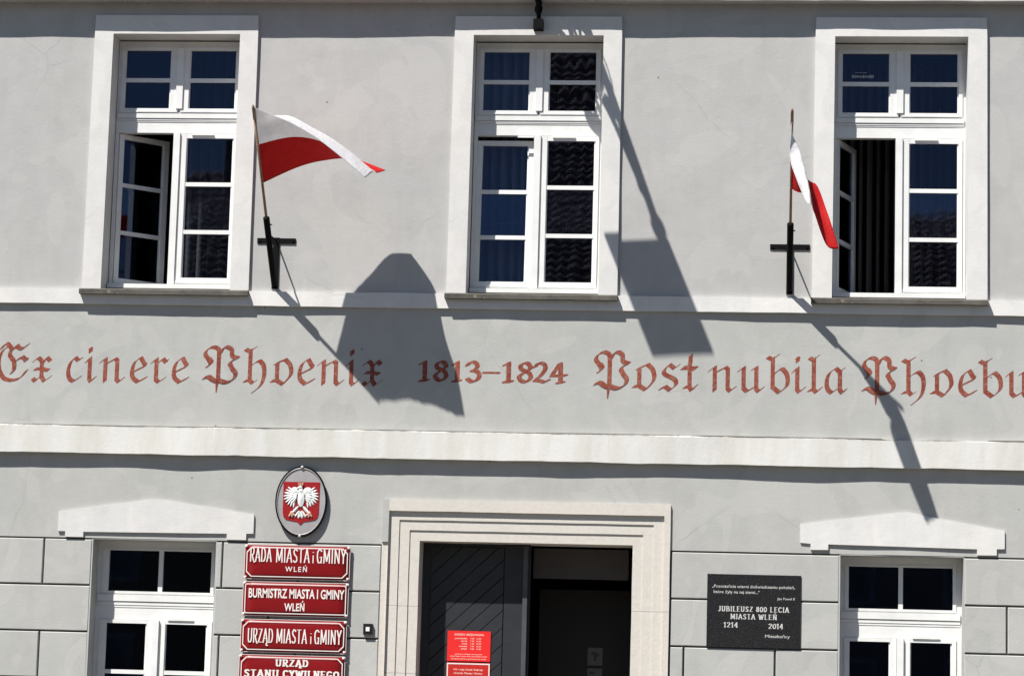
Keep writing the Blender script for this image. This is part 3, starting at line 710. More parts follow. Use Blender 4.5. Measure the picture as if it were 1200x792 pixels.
F1 = [on_pole(*P1, (.575, .68, .785, .885, .985)),
 [(-1.964,-.545,6.358),(-1.97,-.71,6.466),(-1.974,-.87,6.57),(-1.983,-1.05,6.723),(-1.97,-1.14,6.663)],
 [(-1.745,-.48,6.438),(-1.74,-.65,6.499),(-1.74,-.82,6.558),(-1.735,-.99,6.626),(-1.735,-1.1,6.543)],
 [(-1.485,-.400,6.478),(-1.492,-.585,6.463),(-1.49,-.75,6.46),(-1.476,-.92,6.479),(-1.483,-1.04,6.367)],
 [(-1.262,-.358,6.398),(-1.150,-.50,6.352),(-1.200,-.67,6.292),(-1.215,-.835,6.264),(-1.257,-.985,6.182)]]
flag('flag blowing sideways with a curled white edge, beside the left upper window', *P1, F1, [12]*40)
F2 = [on_pole(*P2, (.575, .665, .755, .845, .945)),
 [(2.606,-.825,6.117),(2.584,-.9,6.206),(2.551,-.975,6.289),(2.575,-1.085,6.468),(2.499,-1.1,6.389)],
 [(2.722,-.915,6.179),(2.676,-.985,6.182),(2.633,-1.06,6.209),(2.622,-1.155,6.277),(2.552,-1.185,6.182)],
 [(2.828,-1.045,5.896),(2.78,-1.065,5.865),(2.706,-1.12,5.904),(2.662,-1.235,6.093),(2.619,-1.23,6.008)],
 [(2.930,-1.105,5.567),(2.82,-1.14,5.596),(2.697,-1.285,5.893),(2.684,-1.3,5.918),(2.657,-1.31,5.924)]]
flag('flag hanging limp with its red half drooping, beside the right upper window', *P2, F2, [12]*40)
def holder(label, x, z0, z1, tip):
    t = thing('flag_holder', label, 'bracket', (x, 0, z0), 'black iron flag holders')
    h = z1-z0
    bm = bmesh.new(); bx(bm, -.029, .029, -.016, .0, 0, h+.03); build(bm, 'wall_plate', M['iron'], t, bevel=.003)
    for bxx, bz in ((-.155, h), (.155, h)):
        bm = bmesh.new(); tube(bm, [(bxx, -.010, bz), (bxx, -.021, bz)], .010, 6); build(bm, 'bolt', M['iron'], t)
    bm = bmesh.new(); f_ = Vector((0, -.03, .03)) + (Vector(tip)-Vector((x, -.03, z0+.03)))*((h+.055)/(Vector(tip).z-z0)); tube(bm, [f_, f_+Vector((.045, 0, 0))], .006, 6); build(bm, 'clamp_screw', M['iron'], t)
    bm = bmesh.new(); bx(bm, -.180, .180, -.012, .0, h-.025, h+.025); build(bm, 'cross_bar', M['iron'], t, bevel=.004)
    d = Vector(tip) - Vector((x, -.03, z0+.03)); k = (h+.10)/d.z
    bm = bmesh.new(); tube(bm, [(0, -.03, .03), Vector((0, -.03, .03)) + d*k], [.027, .030], 12); build(bm, 'tube', M['iron'], t)
    q = Vector((0, -.03, .03)) + d*((h-.03)/d.z)
    bm = bmesh.new(); tube(bm, [(0, -.01, h), q], .008, 8); build(bm, 'stay', M['iron'], t)
holder('black iron holder carrying the blowing flag left', -2.217, 5.325, 5.775, P1[1])
holder('black iron holder carrying the drooping flag right', 2.520, 5.335, 5.77, P2[1])

# ------------------------------------------------------------------ wrought-iron lamp bracket over the middle window
lamp = thing('wall_lamp', 'black wrought iron lamp bracket reaching out above the middle window', 'lamp', (.175, 0, 7.8))
def lp(o, z): return (0, -o, z-7.8)
bm = bmesh.new(); tube(bm, catmull([lp(0, 8.93), lp(.5, 8.88), lp(.9, 8.79), lp(1.2, 8.70), lp(1.30, 8.66), lp(1.38, 8.62)], 6), .034, 8); build(bm, 'arm', M['iron'], lamp, smooth=True)
bm = bmesh.new(); bx(bm, -.045, .045, -.13, -.03, -.03, .065); build(bm, 'foot_block', M['iron'], lamp, bevel=.004)
bm = bmesh.new(); bx(bm, -.03, .03, -.04, .0, .8, 1.3); build(bm, 'wall_plate', M['iron'], lamp, bevel=.004)
bm = bmesh.new(); tube(bm, catmull([lp(.06, 7.86), lp(.12, 7.95), lp(.26, 8.08), lp(.5, 8.33), lp(.78, 8.60), lp(1.2, 8.66)], 8), .021, 8); build(bm, 'brace', M['iron'], lamp, smooth=True)
def spiral(o, z, r, a0, turns, rr=.011, s=1):
    bm = bmesh.new(); P = []
    for i in range(int(26*turns)+1):
        t = i/26; rad = r*(1-t/turns*.8); a = a0 + s*2*PI*t; P.append(lp(o+rad*math.cos(a), z+rad*math.sin(a)))
    tube(bm, P, rr, 6); build(bm, 'scroll', M['iron'], lamp, smooth=True)
for q in ((.27, 8.62, .22, 0, 1.9, .013, 1), (.62, 8.68, .15, PI, 1.6, .012, -1), (.90, 8.70, .085, 0, 1.5, .011, 1), (1.08, 8.70, .05, 0, 1.5, .010, 1), (.20, 8.40, .10, 0, 1.5, .012, 1), (.18, 8.22, .11, PI/2, 1.5, .011, -1), (.12, 8.05, .06, 0, 1.3, .009, 1), (.34, 8.28, .08, PI/2, 1.5, .011, -1), (.66, 8.56, .07, 0, 1.5, .012, 1), (.42, 8.52, .10, 2, 1.5, .012, 1), (.45, 8.36, .09, PI, 1.5, .010, 1)): spiral(*q)
def leaf_shape(o, z, ang, ln, tw):
    bm = bmesh.new(); N = 7; L = []
    for i in range(N+1):
        t = i/N; wdt = ln*.32*math.sin(PI*min(1, t*1.05))**.8*(1-.35*t)
        c = Vector(lp(o+math.cos(ang)*ln*t, z+math.sin(ang)*ln*t)); s = Vector((math.cos(tw), -math.sin(tw)*math.sin(ang), math.sin(tw)*math.cos(ang)))
        L.append((bm.verts.new(c+s*wdt), bm.verts.new(c+Vector((0, 0, .012))), bm.verts.new(c-s*wdt)))
    for a, b in zip(L, L[1:]):
        bm.faces.new((a[0], a[1], b[1], b[0])); bm.faces.new((a[1], a[2], b[2], b[1]))
    o_ = build(bm, 'leaf', M['iron'], lamp); md = o_.modifiers.new('t', 'SOLIDIFY'); md.thickness = .006
for q in ((.09, 7.88, 2.3, .10, 1.3), (.10, 7.92, .9, .11, 1.4), (.13, 7.97, 2.1, .12, 1.1), (.16, 8.0, .7, .12, 1.5), (.10, 7.90, 1.2, .14, .1), (.10, 7.93, 2.0, .12, .9), (.12, 7.98, .6, .15, -.6), (.13, 8.02, 1.7, .16, .4), (.16, 8.06, .9, .14, -1.0), (.10, 8.00, 2.4, .13, -.3), (.2, 8.1, 1.3, .18, .5), (.15, 7.96, 1.4, .12, -1.2), (.30, 8.12, .3, .14, .8), (.40, 8.22, -.2, .13, -.7), (.75, 8.66, .3, .16, .9), (.9, 8.74, 2.6, .16, -.9), (1.05, 8.70, .1, .14, 1.0), (.55, 8.45, .2, .15, .6), (1.18, 8.64, 2.9, .14, -1.1)): leaf_shape(*q)
# square lantern hood hanging at the end of the arm
bm = bmesh.new(); tube(bm, catmull([lp(.62, 8.87), lp(.702, 8.953), lp(.779, 8.966), lp(.839, 8.911), lp(.86, 8.82)], 6), .006, 6); build(bm, 'wire', M['iron'], lamp, smooth=True)
bm = bmesh.new(); tube(bm, [lp(1.28, 8.69), lp(1.31, 8.67), lp(1.35, 8.66), lp(1.38, 8.64)], [.03, .055, .055, .03], 10); build(bm, 'collar', M['iron'], lamp)
bm = bmesh.new(); tube(bm, [lp(1.37, 8.62), lp(1.37, 8.13)], .020, 8); build(bm, 'hanger', M['iron'], lamp)
bm = bmesh.new()
H_ = [(-.275, 1.108, 8.09), (.275, 1.112, 8.12), (.275, 1.62, 8.12), (-.275, 1.62, 8.09)]
lo = [bm.verts.new((x, -o, z-7.8-.03)) for x, o, z in H_]; hi = [bm.verts.new((x, -o, z-7.8)) for x, o, z in H_]; ap = [bm.verts.new((x*.25, -1.37-(o-1.37)*.25, z-7.8+.05)) for x, o, z in H_]
for i in range(4):
    j = (i+1) % 4; bm.faces.new((lo[i], lo[j], hi[j], hi[i])); bm.faces.new((hi[i], hi[j], ap[j], ap[i]))
bm.faces.new(ap); bm.faces.new(lo[::-1]); build(bm, 'lamp_hood', M['iron'], lamp)
bm = bmesh.new(); tube(bm, [lp(1.37, 8.07), lp(1.37, 8.05), lp(1.37, 8.03)], [.09, .08, .03], 12); build(bm, 'bulb_housing', M['button'], lamp)

# ------------------------------------------------------------------ signs
def text_mesh(txt, size, bold=0.0, sx=1, spacing=1.0):
    cu = bpy.data.curves.new('t', 'FONT'); cu.body = txt; cu.size = size; cu.align_x = 'CENTER'; cu.offset = bold; cu.resolution_u = 3; cu.space_character = spacing
    o = bpy.data.objects.new('t', cu); COL.objects.link(o)
    dg = bpy.context.evaluated_depsgraph_get(); me = bpy.data.meshes.new_from_object(o.evaluated_get(dg))
    bpy.data.objects.remove(o); me.materials.clear()
    me.transform(Matrix.Rotation(PI/2, 4, 'X')); me.transform(Matrix.Diagonal((sx, 1, 1, 1)))
    return me
def lettering(txt, parent, mat, x, z, width, height, y, bold=.0, spacing=1.0, part='lettering'):
    """print `txt` centred on x with capitals `height` tall, baseline z, fitted to `width`"""
    me = text_mesh(txt, 1.0, bold, 1, spacing)
    xs = [v.co.x for v in me.vertices]; k = width/(max(xs)-min(xs)); s = height/.70; cx = (max(xs)+min(xs))/2
    for v in me.vertices: v.co = Vector(((v.co.x-cx)*k + x, y, v.co.z*s + z))
    return link(part, me, mat, parent)
SK = {  # skeleton capitals for the lean, high contrast sign hand: width, strokes
 'R': (.62, [L_((.1,0),(.1,1)), C_((.1,.98),(.45,.96),(.52,.74),(.42,.52),(.1,.5)), C_((.3,.5),(.42,.2),(.62,-.06))]),
 'A': (.66, [L_((.04,0),(.33,1)), L_((.33,1),(.62,0)), L_((.14,.3),(.52,.3))]),
 'D': (.66, [L_((.1,0),(.1,1)), C_((.1,.98),(.44,.92),(.58,.5),(.44,.08),(.1,.02))]),
 'M': (.84, [L_((.1,0),(.12,1)), L_((.12,1),(.42,.12)), L_((.42,.12),(.72,1)), L_((.72,1),(.76,0))]),
 'I': (.24, [L_((.12,0),(.12,1))]),
 'S': (.56, [C_((.5,.84),(.3,.99),(.1,.8),(.18,.58),(.42,.4),(.46,.16),(.26,.01),(.06,.14))]),
 'T': (.56, [L_((.0,.97),(.56,.97)), L_((.28,.97),(.28,0))]),
 'i': (.24, [L_((.12,0),(.12,.6)), L_((.09,.86),(.15,.86))]),
 'G': (.64, [C_((.56,.84),(.34,.99),(.1,.8),(.07,.4),(.2,.04),(.46,.04),(.54,.2)), L_((.54,0),(.54,.44)), L_((.36,.42),(.6,.42))]),
 'N': (.68, [L_((.1,0),(.1,1)), L_((.1,1),(.58,0)), L_((.58,0),(.58,1))]),
 'Y': (.58, [L_((.04,1),(.29,.48)), L_((.54,1),(.29,.48)), L_((.29,.48),(.29,0))]),
 'U': (.66, [C_((.1,1),(.1,.3),(.2,.04),(.42,.03),(.54,.25),(.56,.5),(.56,1))]),
 'Z': (.58, [L_((.06,.97),(.52,.97)), L_((.52,.97),(.06,.03)), L_((.06,.03),(.54,.03))]),
 'Ą': (.66, [L_((.04,0),(.33,1)), L_((.33,1),(.62,0)), L_((.14,.3),(.52,.3)), C_((.58,0),(.5,-.14),(.6,-.22),(.68,-.18))]),
 'C': (.62, [C_((.56,.84),(.34,.99),(.1,.8),(.07,.4),(.2,.04),(.42,.02),(.58,.18))]),
 'W': (.9, [L_((.04,1),(.26,0)), L_((.26,0),(.45,.9)), L_((.45,.9),(.64,0)), L_((.64,0),(.86,1))]),
 'L': (.54, [L_((.1,1),(.1,.0)), L_((.1,.03),(.52,.03))]),
 'E': (.56, [L_((.1,0),(.1,1)), L_((.1,.97),(.52,.97)), L_((.1,.52),(.44,.52)), L_((.1,.03),(.54,.03))]),
 'Ń': (.68, [L_((.1,0),(.1,1)), L_((.1,1),(.58,0)), L_((.58,0),(.58,1)), L_((.3,1.12),(.42,1.26))]),
 'O': (.7, [C_((.34,.98),(.1,.8),(.07,.4),(.2,.04),(.42,.03),(.6,.3),(.58,.8),(.34,.98))]),
 'J': (.44, [C_((.32,1),(.32,.3),(.24,.04),(.04,.06))]),
 'B': (.62, [L_((.1,0),(.1,1)), C_((.1,.98),(.42,.95),(.48,.76),(.38,.55),(.1,.52)), C_((.1,.52),(.48,.48),(.56,.26),(.44,.03),(.1,.02))]),
 '8': (.6, [C_((.3,.54),(.1,.76),(.3,.98),(.5,.76),(.3,.54),(.08,.26),(.3,.02),(.54,.26),(.3,.54))]),
 '0': (.6, [C_((.3,.98),(.09,.75),(.09,.25),(.3,.02),(.52,.25),(.52,.75),(.3,.98))]),
 '1': (.4, [L_((.06,.82),(.22,1)), L_((.22,1),(.22,0))]),
 '2': (.6, [C_((.08,.78),(.2,.97),(.44,.92),(.5,.7),(.3,.36),(.06,.04)), L_((.06,.03),(.54,.03))]),
 '4': (.6, [L_((.4,1),(.04,.3)), L_((.04,.3),(.56,.3)), L_((.42,1),(.42,0))]),
 ' ': (.34, []),
}
def skeleton_text(txt, parent, mat, x0, x1, z, h, y, nib=.085, thin=.042, serif=0, gap=.12, part='lettering'):
    tot = sum(SK[c][0]+gap for c in txt)-gap; k = (x1-x0)/tot; cx = x0; bm = bmesh.new(); cnt = 0
    for c in txt:
        wd, sts = SK[c]
        for st in sts:
            pts = [(cx+p.x*k, z+p.z*h) for p in st]; hw, th = nib*h*.5, thin*h*.5
            segs = list(zip(pts, pts[1:]))
            if serif:
                for q, s in ((st[0], pts[0]), (st[-1], pts[-1])):
                    if abs(q.z) < .02 or abs(q.z-1) < .02: segs.append(((s[0]-serif*h, s[1] + (th if q.z < .5 else -th)), (s[0]+serif*h, s[1] + (th if q.z < .5 else -th))))
            for a, b in segs:
                flat = abs(a[1]-b[1]) < 1e-6; hh = hw if not flat else th
                H = hull([(q[0]+s1*hh, q[1]+s2*th) for q in (a, b) for s1 in (1, -1) for s2 in (1, -1)]); cnt += 1
                if len(H) > 2: bm.faces.new([bm.verts.new((p[0], y-.00002*(cnt % 40), p[1])) for p in H])
        cx += (wd+gap)*k
    return build(bm, part, mat, parent)
def octo(x0, x1, z0, z1, c): return [(x0+c, z0), (x1-c, z0), (x1, z0+c), (x1, z1-c), (x1-c, z1), (x0+c, z1), (x0, z1-c), (x0, z0+c)]
def sign(label, z0, z1, xo, sq):
    hw = .486; hh = (z1-z0)/2
    t = thing('office_sign', label, 'sign', (-1.905+xo, -.03, (z0+z1)/2), 'red enamel office signs stacked beside the door')
    bm = bmesh.new(); n = 10     # slightly domed enamel plate
    P = [[bm.verts.new((-hw+2*hw*i/n, -.012*(1-abs(2*i/n-1)**4)*(1-abs(2*j/6-1)**4), -hh+2*hh*j/6)) for j in range(7)] for i in range(n+1)]
    for i in range(n):
        for j in range(6): bm.faces.new((P[i][j], P[i+1][j], P[i+1][j+1], P[i][j+1])).smooth = True
    ring = [P[i][0] for i in range(n+1)] + [P[n][j] for j in range(1, 7)] + [P[i][6] for i in range(n-1, -1, -1)] + [P[0][j] for j in range(5, 0, -1)]
    bk = [bm.verts.new((v.co.x, .006, v.co.z)) for v in ring]
    for i in range(len(ring)): bm.faces.new((ring[i], bk[i], bk[(i+1) % len(ring)], ring[(i+1) % len(ring)]))
    bm.faces.new(bk); build(bm, 'plate', M['sign_red'], t)
    # outer white edge and inner line with cut corners
    def ringbm(a, b, y):
        bm = bmesh.new(); A = [bm.verts.new((x, y, z)) for x, z in a]; B = [bm.verts.new((x, y, z)) for x, z in b]
        for i in range(len(A)): bm.faces.new((A[i], A[(i+1) % len(A)], B[(i+1) % len(A)], B[i]))
        return bm
    e = .020; c = .045 if not sq else .012
    build(ringbm(octo(-hw+e, hw-e, -hh+e, hh-e, c), octo(-hw+e+.008, hw-e-.008, -hh+e+.008, hh-e-.008, c-.002), -.0135), 'border_line', M['sign_white'], t)
    build(ringbm(octo(-hw, hw, -hh, hh, .006), octo(-hw+.004, hw-.004, -hh+.004, hh-.004, .005), -.004), 'rim', M['sign_white'], t)
    for sx in (-1, 1):
        for sz in (-1, 1):
            cx_, cz_ = sx*(hw-.016), sz*(hh-.016)
            bm = bmesh.new(); bmesh.ops.create_uvsphere(bm, u_segments=8, v_segments=5, radius=.0125); bmesh.ops.translate(bm, vec=(cx_, -.008, cz_), verts=bm.verts)
            tube(bm, [(cx_, 0, cz_), (cx_, .03, cz_)], .005, 6)
            build(bm, 'screw', M['sign_white'], t, smooth=True)
    return t
Y_ = -.0145
s = sign('red enamel sign RADA MIASTA i GMINY, topmost of the stack', 2.650, 2.962, 0, False)
skeleton_text('RADA', s, M['sign_white'], -.434, -.235, .002, .125, Y_); skeleton_text('MIASTA', s, M['sign_white'], -.195, .115, .0, .125, Y_); skeleton_text('i', s, M['sign_white'], .128, .168, .0, .11, Y_); skeleton_text('GMINY', s, M['sign_white'], .182, .448, .0, .125, Y_)
lettering('WLEŃ', s, M['sign_white'], -.005, -.083, .20, .045, Y_, .012, 1.35)
s = sign('red enamel sign BURMISTRZ MIASTA I GMINY WLEŃ, second from top', 2.318, 2.628, -.003, True)
lettering('BURMISTRZ MIASTA I GMINY', s, M['sign_white'], .01, .010, .88, .082, Y_, .022)
lettering('WLEŃ', s, M['sign_white'], -.005, -.105, .185, .068, Y_, .02)
s = sign('red enamel sign URZĄD MIASTA i GMINY, third from top', 1.990, 2.288, -.008, False)
skeleton_text('URZĄD', s, M['sign_white'], -.418, -.185, -.062, .125, Y_); skeleton_text('MIASTA', s, M['sign_white'], -.155, .125, -.062, .125, Y_); skeleton_text('i', s, M['sign_white'], .145, .180, -.062, .105, Y_); skeleton_text('GMINY', s, M['sign_white'], .195, .440, -.062, .125, Y_)
s = sign('red enamel sign URZĄD STANU CYWILNEGO, lowest of the stack', 1.66, 1.968, -.012, False)
skeleton_text('URZĄD', s, M['sign_white'], -.145, .150, .055, .058, Y_, nib=.26, thin=.12, serif=.16, gap=.22)
skeleton_text('STANU', s, M['sign_white'], -.430, -.120, -.045, .062, Y_, nib=.26, thin=.12, serif=.16, gap=.22); skeleton_text('CYWILNEGO', s, M['sign_white'], -.075, .435, -.045, .062, Y_, nib=.26, thin=.12, serif=.16, gap=.22)

# ---- oval emblem plate
em = thing('oval_emblem', 'oval silver plate with white crowned eagle on a red shield', 'emblem', (-1.889, -.022, 3.362))
def ell(rx, rz, n=40): return [(rx*math.cos(2*PI*i/n), rz*math.sin(2*PI*i/n)) for i in range(n)]
bm = bmesh.new(); prism(bm, ell(.222, .303), -.012, .0); build(bm, 'plate', M['silver'], em, bevel=.003)
for rx, mt, r_ in ((.232, M['iron'], .009), (.222, M['silver'], .0040)):
    bm = bmesh.new(); P = [(x, -.010 if mt is M['iron'] else -.016, z) for x, z in ell(rx, rx/.222*.303)]
    tube(bm, P+[P[0]], r_, 8, cap=False); build(bm, 'rim', mt, em, smooth=True)
for z in (.312, -.318):
    bm = bmesh.new(); bmesh.ops.create_uvsphere(bm, u_segments=10, v_segments=6, radius=.016); bmesh.ops.translate(bm, vec=(0, -.016, z), verts=bm.verts); tube(bm, [(0, -.01, z), (0, .04, z)], .006, 6); build(bm, 'screw', M['silver'], em, smooth=True)
sh = [(-.168,.178),(.168,.178),(.166,-.10),(.158,-.14),(.135,-.165),(.09,-.176),(.03,-.185),(.0,-.215),(-.03,-.185),(-.09,-.176),(-.135,-.165),(-.158,-.14),(-.166,-.10)]
bm = bmesh.new(); prism(bm, sh, -.017, -.012); shd = build(bm, 'shield', M['shield'], em, bevel=.002)
bm = bmesh.new()
def blade(bm, x, z, ang, ln, wd, y):
    ca, sa = math.cos(ang), math.sin(ang); P = []
    for t, w2 in ((0, .35), (.25, .9), (.6, 1), (.85, .7), (1, 0)): P.append((t*ln, w2*wd))
    a = [bm.verts.new((x+u*ca-v*sa, y, z+u*sa+v*ca)) for u, v in P] ; b = [bm.verts.new((x+u*ca+v*sa, y, z+u*sa-v*ca)) for u, v in P[:-1]]; mid = [bm.verts.new((x+u*ca, y-.006, z+u*sa)) for u, v in P[:-1]]
    b.append(a[-1]); mid.append(a[-1])
    for i in range(len(P)-1):
        for q in ((a[i], a[i+1], mid[i+1], mid[i]), (mid[i], mid[i+1], b[i+1], b[i])):
            q = list(dict.fromkeys(q))
            if len(q) > 2: bm.faces.new(q)
def disc(bm, x, z, rx, rz, y, dome=.008, rot=0):
    c = bm.verts.new((x, y-dome, z)); R = []
    for i in range(16):
        a = 2*PI*i/16; u, v = rx*math.cos(a), rz*math.sin(a); R.append(bm.verts.new((x+u*math.cos(rot)-v*math.sin(rot), y, z+u*math.sin(rot)+v*math.cos(rot))))
    for i in range(16): bm.faces.new((c, R[i], R[(i+1) % 16]))
for s_ in (-1, 1):
    def an(a): return a if s_ > 0 else PI-a
    for k in range(9):                  # long pinions fanning down and out
        a = math.radians(40 - k*15.5); blade(bm, s_*(.058+.012*math.sin(k*.4)), .075-.006*k, an(a), .098 - .002*abs(k-4), .0095, -.0185-.0003*k)
    for k in range(6): blade(bm, s_*.04, .06-.004*k, an(math.radians(62-k*24)), .062, .012, -.0225-.0003*k)
    disc(bm, s_*.055, .095, .042, .034, -.024, .006, s_*.5)
    blade(bm, s_*.02, -.045, an(math.radians(-48)), .085, .014, -.021)     # thighs
    for k in (-28, -6, 18): blade(bm, s_*.012, -.085, an(math.radians(-78+k*1.2)), .075, .010, -.0195-.0002*k/10)
disc(bm, 0, .025, .032, .075, -.025, .010); disc(bm, -.004, .098, .02, .034, -.026, .008, .25); disc(bm, -.010, .128, .019, .016, -.027, .008)
blade(bm, -.018, .126, math.radians(200), .028, .007, -.028)
build(bm, 'eagle', M['eagle'], em)
bm = bmesh.new()
for k in (-1, 0, 1): blade(bm, k*.010-.006, .140, math.radians(90-k*22), .034, .007, -.027)
build(bm, 'crown', M['gold'], em)
for s_ in (-1, 1):
    bm = bmesh.new(); x, z = s_*.082, -.105
    for k in (-60, -20, 25): blade(bm, x, z, math.radians(-80+k) if s_ > 0 else math.radians(-100-k), .045, .009, -.024)
    disc(bm, x, z, .014, .016, -.025, .006)
    build(bm, 'talon', M['gold'], em)

# ---- granite plaque
pq = thing('granite_plaque', 'black granite anniversary plaque between the door and the right ground floor window', 'plaque', (2.239, .0, 2.465))
bm = bmesh.new(); bx(bm, -.418, .418, -.012, .012, -.325, .325); build(bm, 'slab', M['granite'], pq, bevel=.004)
Yp = -.0135; E_ = M['engrave']
lettering('„Pozostańcie wierni doświadczeniu pokoleń,', pq, E_, -.005, .205, .74, .026, Yp, .006)
lettering('które żyły na tej ziemi..."', pq, E_, -.155, .155, .41, .026, Yp, .006)
lettering('Jan Paweł II', pq, E_, .285, .105, .155, .022, Yp, .004)
skeleton_text('JUBILEUSZ', pq, E_, -.315, -.010, -.005, .044, Yp, nib=.20, thin=.085, serif=.13, gap=.22)
skeleton_text('800', pq, E_, .022, .115, -.005, .044, Yp, nib=.20, thin=.085, gap=.18)
skeleton_text('LECIA', pq, E_, .148, .312, -.005, .044, Yp, nib=.20, thin=.085, serif=.13, gap=.22)
skeleton_text('MIASTA', pq, E_, -.205, .012, -.072, .044, Yp, nib=.20, thin=.085, serif=.13, gap=.22)
skeleton_text('WLEŃ', pq, E_, .045, .205, -.072, .044, Yp, nib=.20, thin=.085, serif=.13, gap=.22)
skeleton_text('1214', pq, E_, -.265, -.140, -.148, .044, Yp, nib=.20, thin=.085, serif=.13, gap=.16)
skeleton_text('2014', pq, E_, .135, .262, -.152, .044, Yp, nib=.20, thin=.085, serif=.13, gap=.16)
lettering('Mieszkańcy', pq, E_, .215, -.232, .22, .027, Yp, .006)

# ---- door bell
db = thing('door_bell', 'small black bell box with white button left of the doorway', 'door bell', (-1.236, 0, 2.222))
bm = bmesh.new(); bx(bm, -.042, .042, -.03, .008, -.048, .048); build(bm, 'housing', M['black_plastic'], db, bevel=.008)
bm = bmesh.new(); bx(bm, -.017, .017, -.036, -.028, -.02, .018); build(bm, 'button', M['button'], db, bevel=.003)

# ---- notices on the door
n1 = thing('red_notice', 'bright red opening hours sheet, upper one on the door leaf', 'notice', (-.345, .284, 2.098))
bm = bmesh.new(); bx(bm, -.198, .198, -.003, .003, -.137, .137); build(bm, 'sheet', M['notice'], n1)
T_ = M['notice_txt']
lettering('GODZINY URZĘDOWANIA', n1, T_, .0, .095, .27, .018, -.0038, .01)
for k, (d_, wd) in enumerate((('poniedziałek', .115), ('wtorek', .06), ('środa', .05), ('czwartek', .075), ('piątek', .055))):
    z = .063 - k*.0235
    lettering(d_, n1, T_, -.015-wd/2, z, wd, .013, -.0038, .012); lettering('7.30', n1, T_, .03, z, .035, .012, -.0038, .012); lettering('15.30', n1, T_, .09, z, .042, .012, -.0038, .012)
lettering('przerwa w obsłudze interesantów', n1, T_, .0, -.078, .25, .010, -.0038, .01)
lettering('Urząd Miasta i Gminy Wleń, Plac Bohaterów Nysy', n1, T_, .0, -.098, .34, .010, -.0038, .01)
lettering('sekretariat czynny w godzinach pracy urzędu', n1, T_, .0, -.121, .32, .010, -.0038, .01)
n2 = thing('red_notice', 'dark red notice with white border, lower one on the door leaf', 'notice', (-.345, .284, 1.79))
bm = bmesh.new(); bx(bm, -.200, .200, -.003, .003, -.158, .158); build(bm, 'sheet', M['notice2'], n2)
bm = bmesh.new()
for q in ((-.196, .196, .142, .153), (-.196, .196, -.153, -.142), (-.196, -.186, -.142, .142), (.186, .196, -.142, .142)): bx(bm, q[0], q[1], -.0045, -.002, q[2], q[3])
build(bm, 'border_line', M['sign_white'], n2)
lettering('Od 1 maja Urząd i Referaty', n2, T_, .0, .088, .27, .016, -.0038, .012)
lettering('Urzędu Miasta i Gminy', n2, T_, .0, .055, .26, .016, -.0038, .012)
lettering('Wleń', n2, T_, .0, .020, .07, .016, -.0038, .012)

# ---- grey notices on the open inner door
idoor = box('inner_door', M['inside_floor'], hall, .24, 1.1, .93, .97, .03, 2.66, .004)
idoor['label'] = 'dark inner door in the lobby'
for k, (zc, hh, lab) in enumerate(((2.045, .082, 'small dark grey pictogram plate on the inner door, upper of two'), (1.855, .082, 'small dark grey pictogram plate on the inner door, lower of two'))):
    g1 = thing('pictogram_plate', lab, 'sign', (.772, .925, zc), 'grey pictogram plates inside the doorway')
    bm = bmesh.new(); bx(bm, -.070, .070, -.004, .004, -hh, hh); build(bm, 'plate', M['grey_notice'], g1, bevel=.003)
    bm = bmesh.new(); prism(bm, [(-.012,-.04),(.012,-.04),(.012,.0),(.045,.005),(.03,.03),(-.02,.045),(-.045,.02),(-.012,.01)] if k == 0 else [(-.05,.05),(.0,.05),(.0,.03),(-.05,.03)], -.0055, -.003); build(bm, 'pictogram', M['grey_mark'], g1)

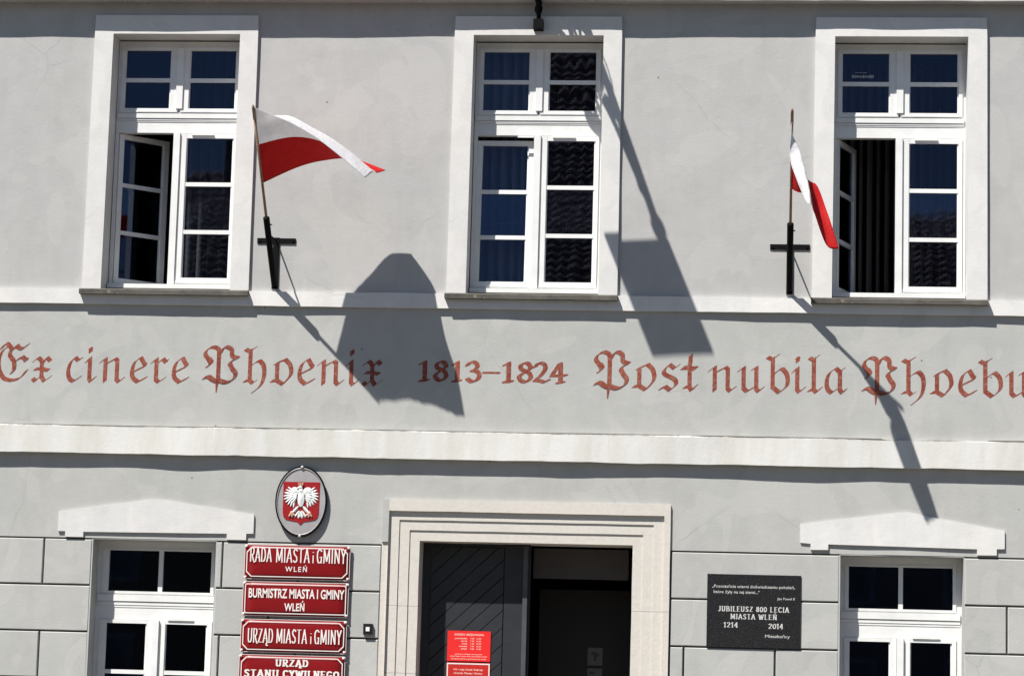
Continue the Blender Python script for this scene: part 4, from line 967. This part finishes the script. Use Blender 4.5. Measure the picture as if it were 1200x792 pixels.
# ------------------------------------------------------------------ curtains and blinds
def curtain(label, x0, x1, y, z0, z1, folds, mt='curtain', group='curtains behind the upper windows'):
    t = thing('curtain', label, 'curtain', ((x0+x1)/2, y, z0), group)
    bm = bmesh.new(); n = folds*10; A = []
    for i in range(n+1):
        f = i/n; x = (x0-x1)/2 + (x1-x0)*f; ph = 2*PI*folds*f + 1.2*noise.noise(Vector((f*5+x0, 1, 1))); am = .06*(1+.5*noise.noise(Vector((f*9, x0, 2))))
        A.append([bm.verts.new((x + .012*math.sin(ph*1+1), am*math.sin(ph)*(.8+.3*k/6), (z1-z0)*k/6)) for k in range(7)])
    for a, b in zip(A, A[1:]):
        for k in range(6): bm.faces.new((a[k], b[k], b[k+1], a[k+1]))
    build(bm, 'cloth', M[mt], t, smooth=True)
    bm = bmesh.new(); tube(bm, [((x0-x1)/2-.05, 0, z1-z0+.03), ((x1-x0)/2+.05, 0, z1-z0+.03)], .012, 8); build(bm, 'rail', M['iron'], t)
curtain('blue grey curtain hanging in folds behind the middle upper window', XW[1]-.62, XW[1]-.02, .52, 5.2, 7.72, 6)
curtain('blue grey curtain behind the upper panes of the window left', XW[0]-.1, XW[0]+.62, .56, 5.2, 7.72, 7, 'curtain_dark')
vb = thing('vertical_blind', 'dark vertical slat blind behind the right upper window', 'blind', (XW[2], .88, 5.3))
bm = bmesh.new(); bx(bm, -.62, .62, -.02, .02, 2.40, 2.44); build(bm, 'rail', M['iron'], vb)
bm = bmesh.new(); n = 6; c1 = []
for i in range(n+1):
    u = -.044+.088*i/n; c1.append((bm.verts.new((u, -.008*math.cos(u/.044*PI/2), 0)), bm.verts.new((u, -.008*math.cos(u/.044*PI/2), 2.38))))
for a, b in zip(c1, c1[1:]): bm.faces.new((a[0], b[0], b[1], a[1]))
s0 = build(bm, 'slat', M['blind'], vb, smooth=True); s0.location = (-.57, 0, .02); s0.rotation_euler = (0, 0, 1.0)
for i in range(1, 15):
    s1 = s0.copy(); COL.objects.link(s1); s1.parent = vb; s1.location = (-.57+i*.082, 0, .02); s1.rotation_euler = (0, 0, 1.0+random.uniform(-.15, .15))
st = thing('pane_reflection', 'faint pale strip modelled as a reflection in an upper left pane of the right window', 'reflection', (XW[2]-.345, .229, 7.415))  # added strip: a blurred reflection in the glass, built as pale solid bars
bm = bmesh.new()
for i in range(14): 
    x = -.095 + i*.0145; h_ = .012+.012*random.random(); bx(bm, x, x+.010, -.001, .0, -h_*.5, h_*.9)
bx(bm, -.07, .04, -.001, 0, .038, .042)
build(bm, 'print', M['silver'], st)  # pale bars of the modelled reflection, nothing printed on the pane
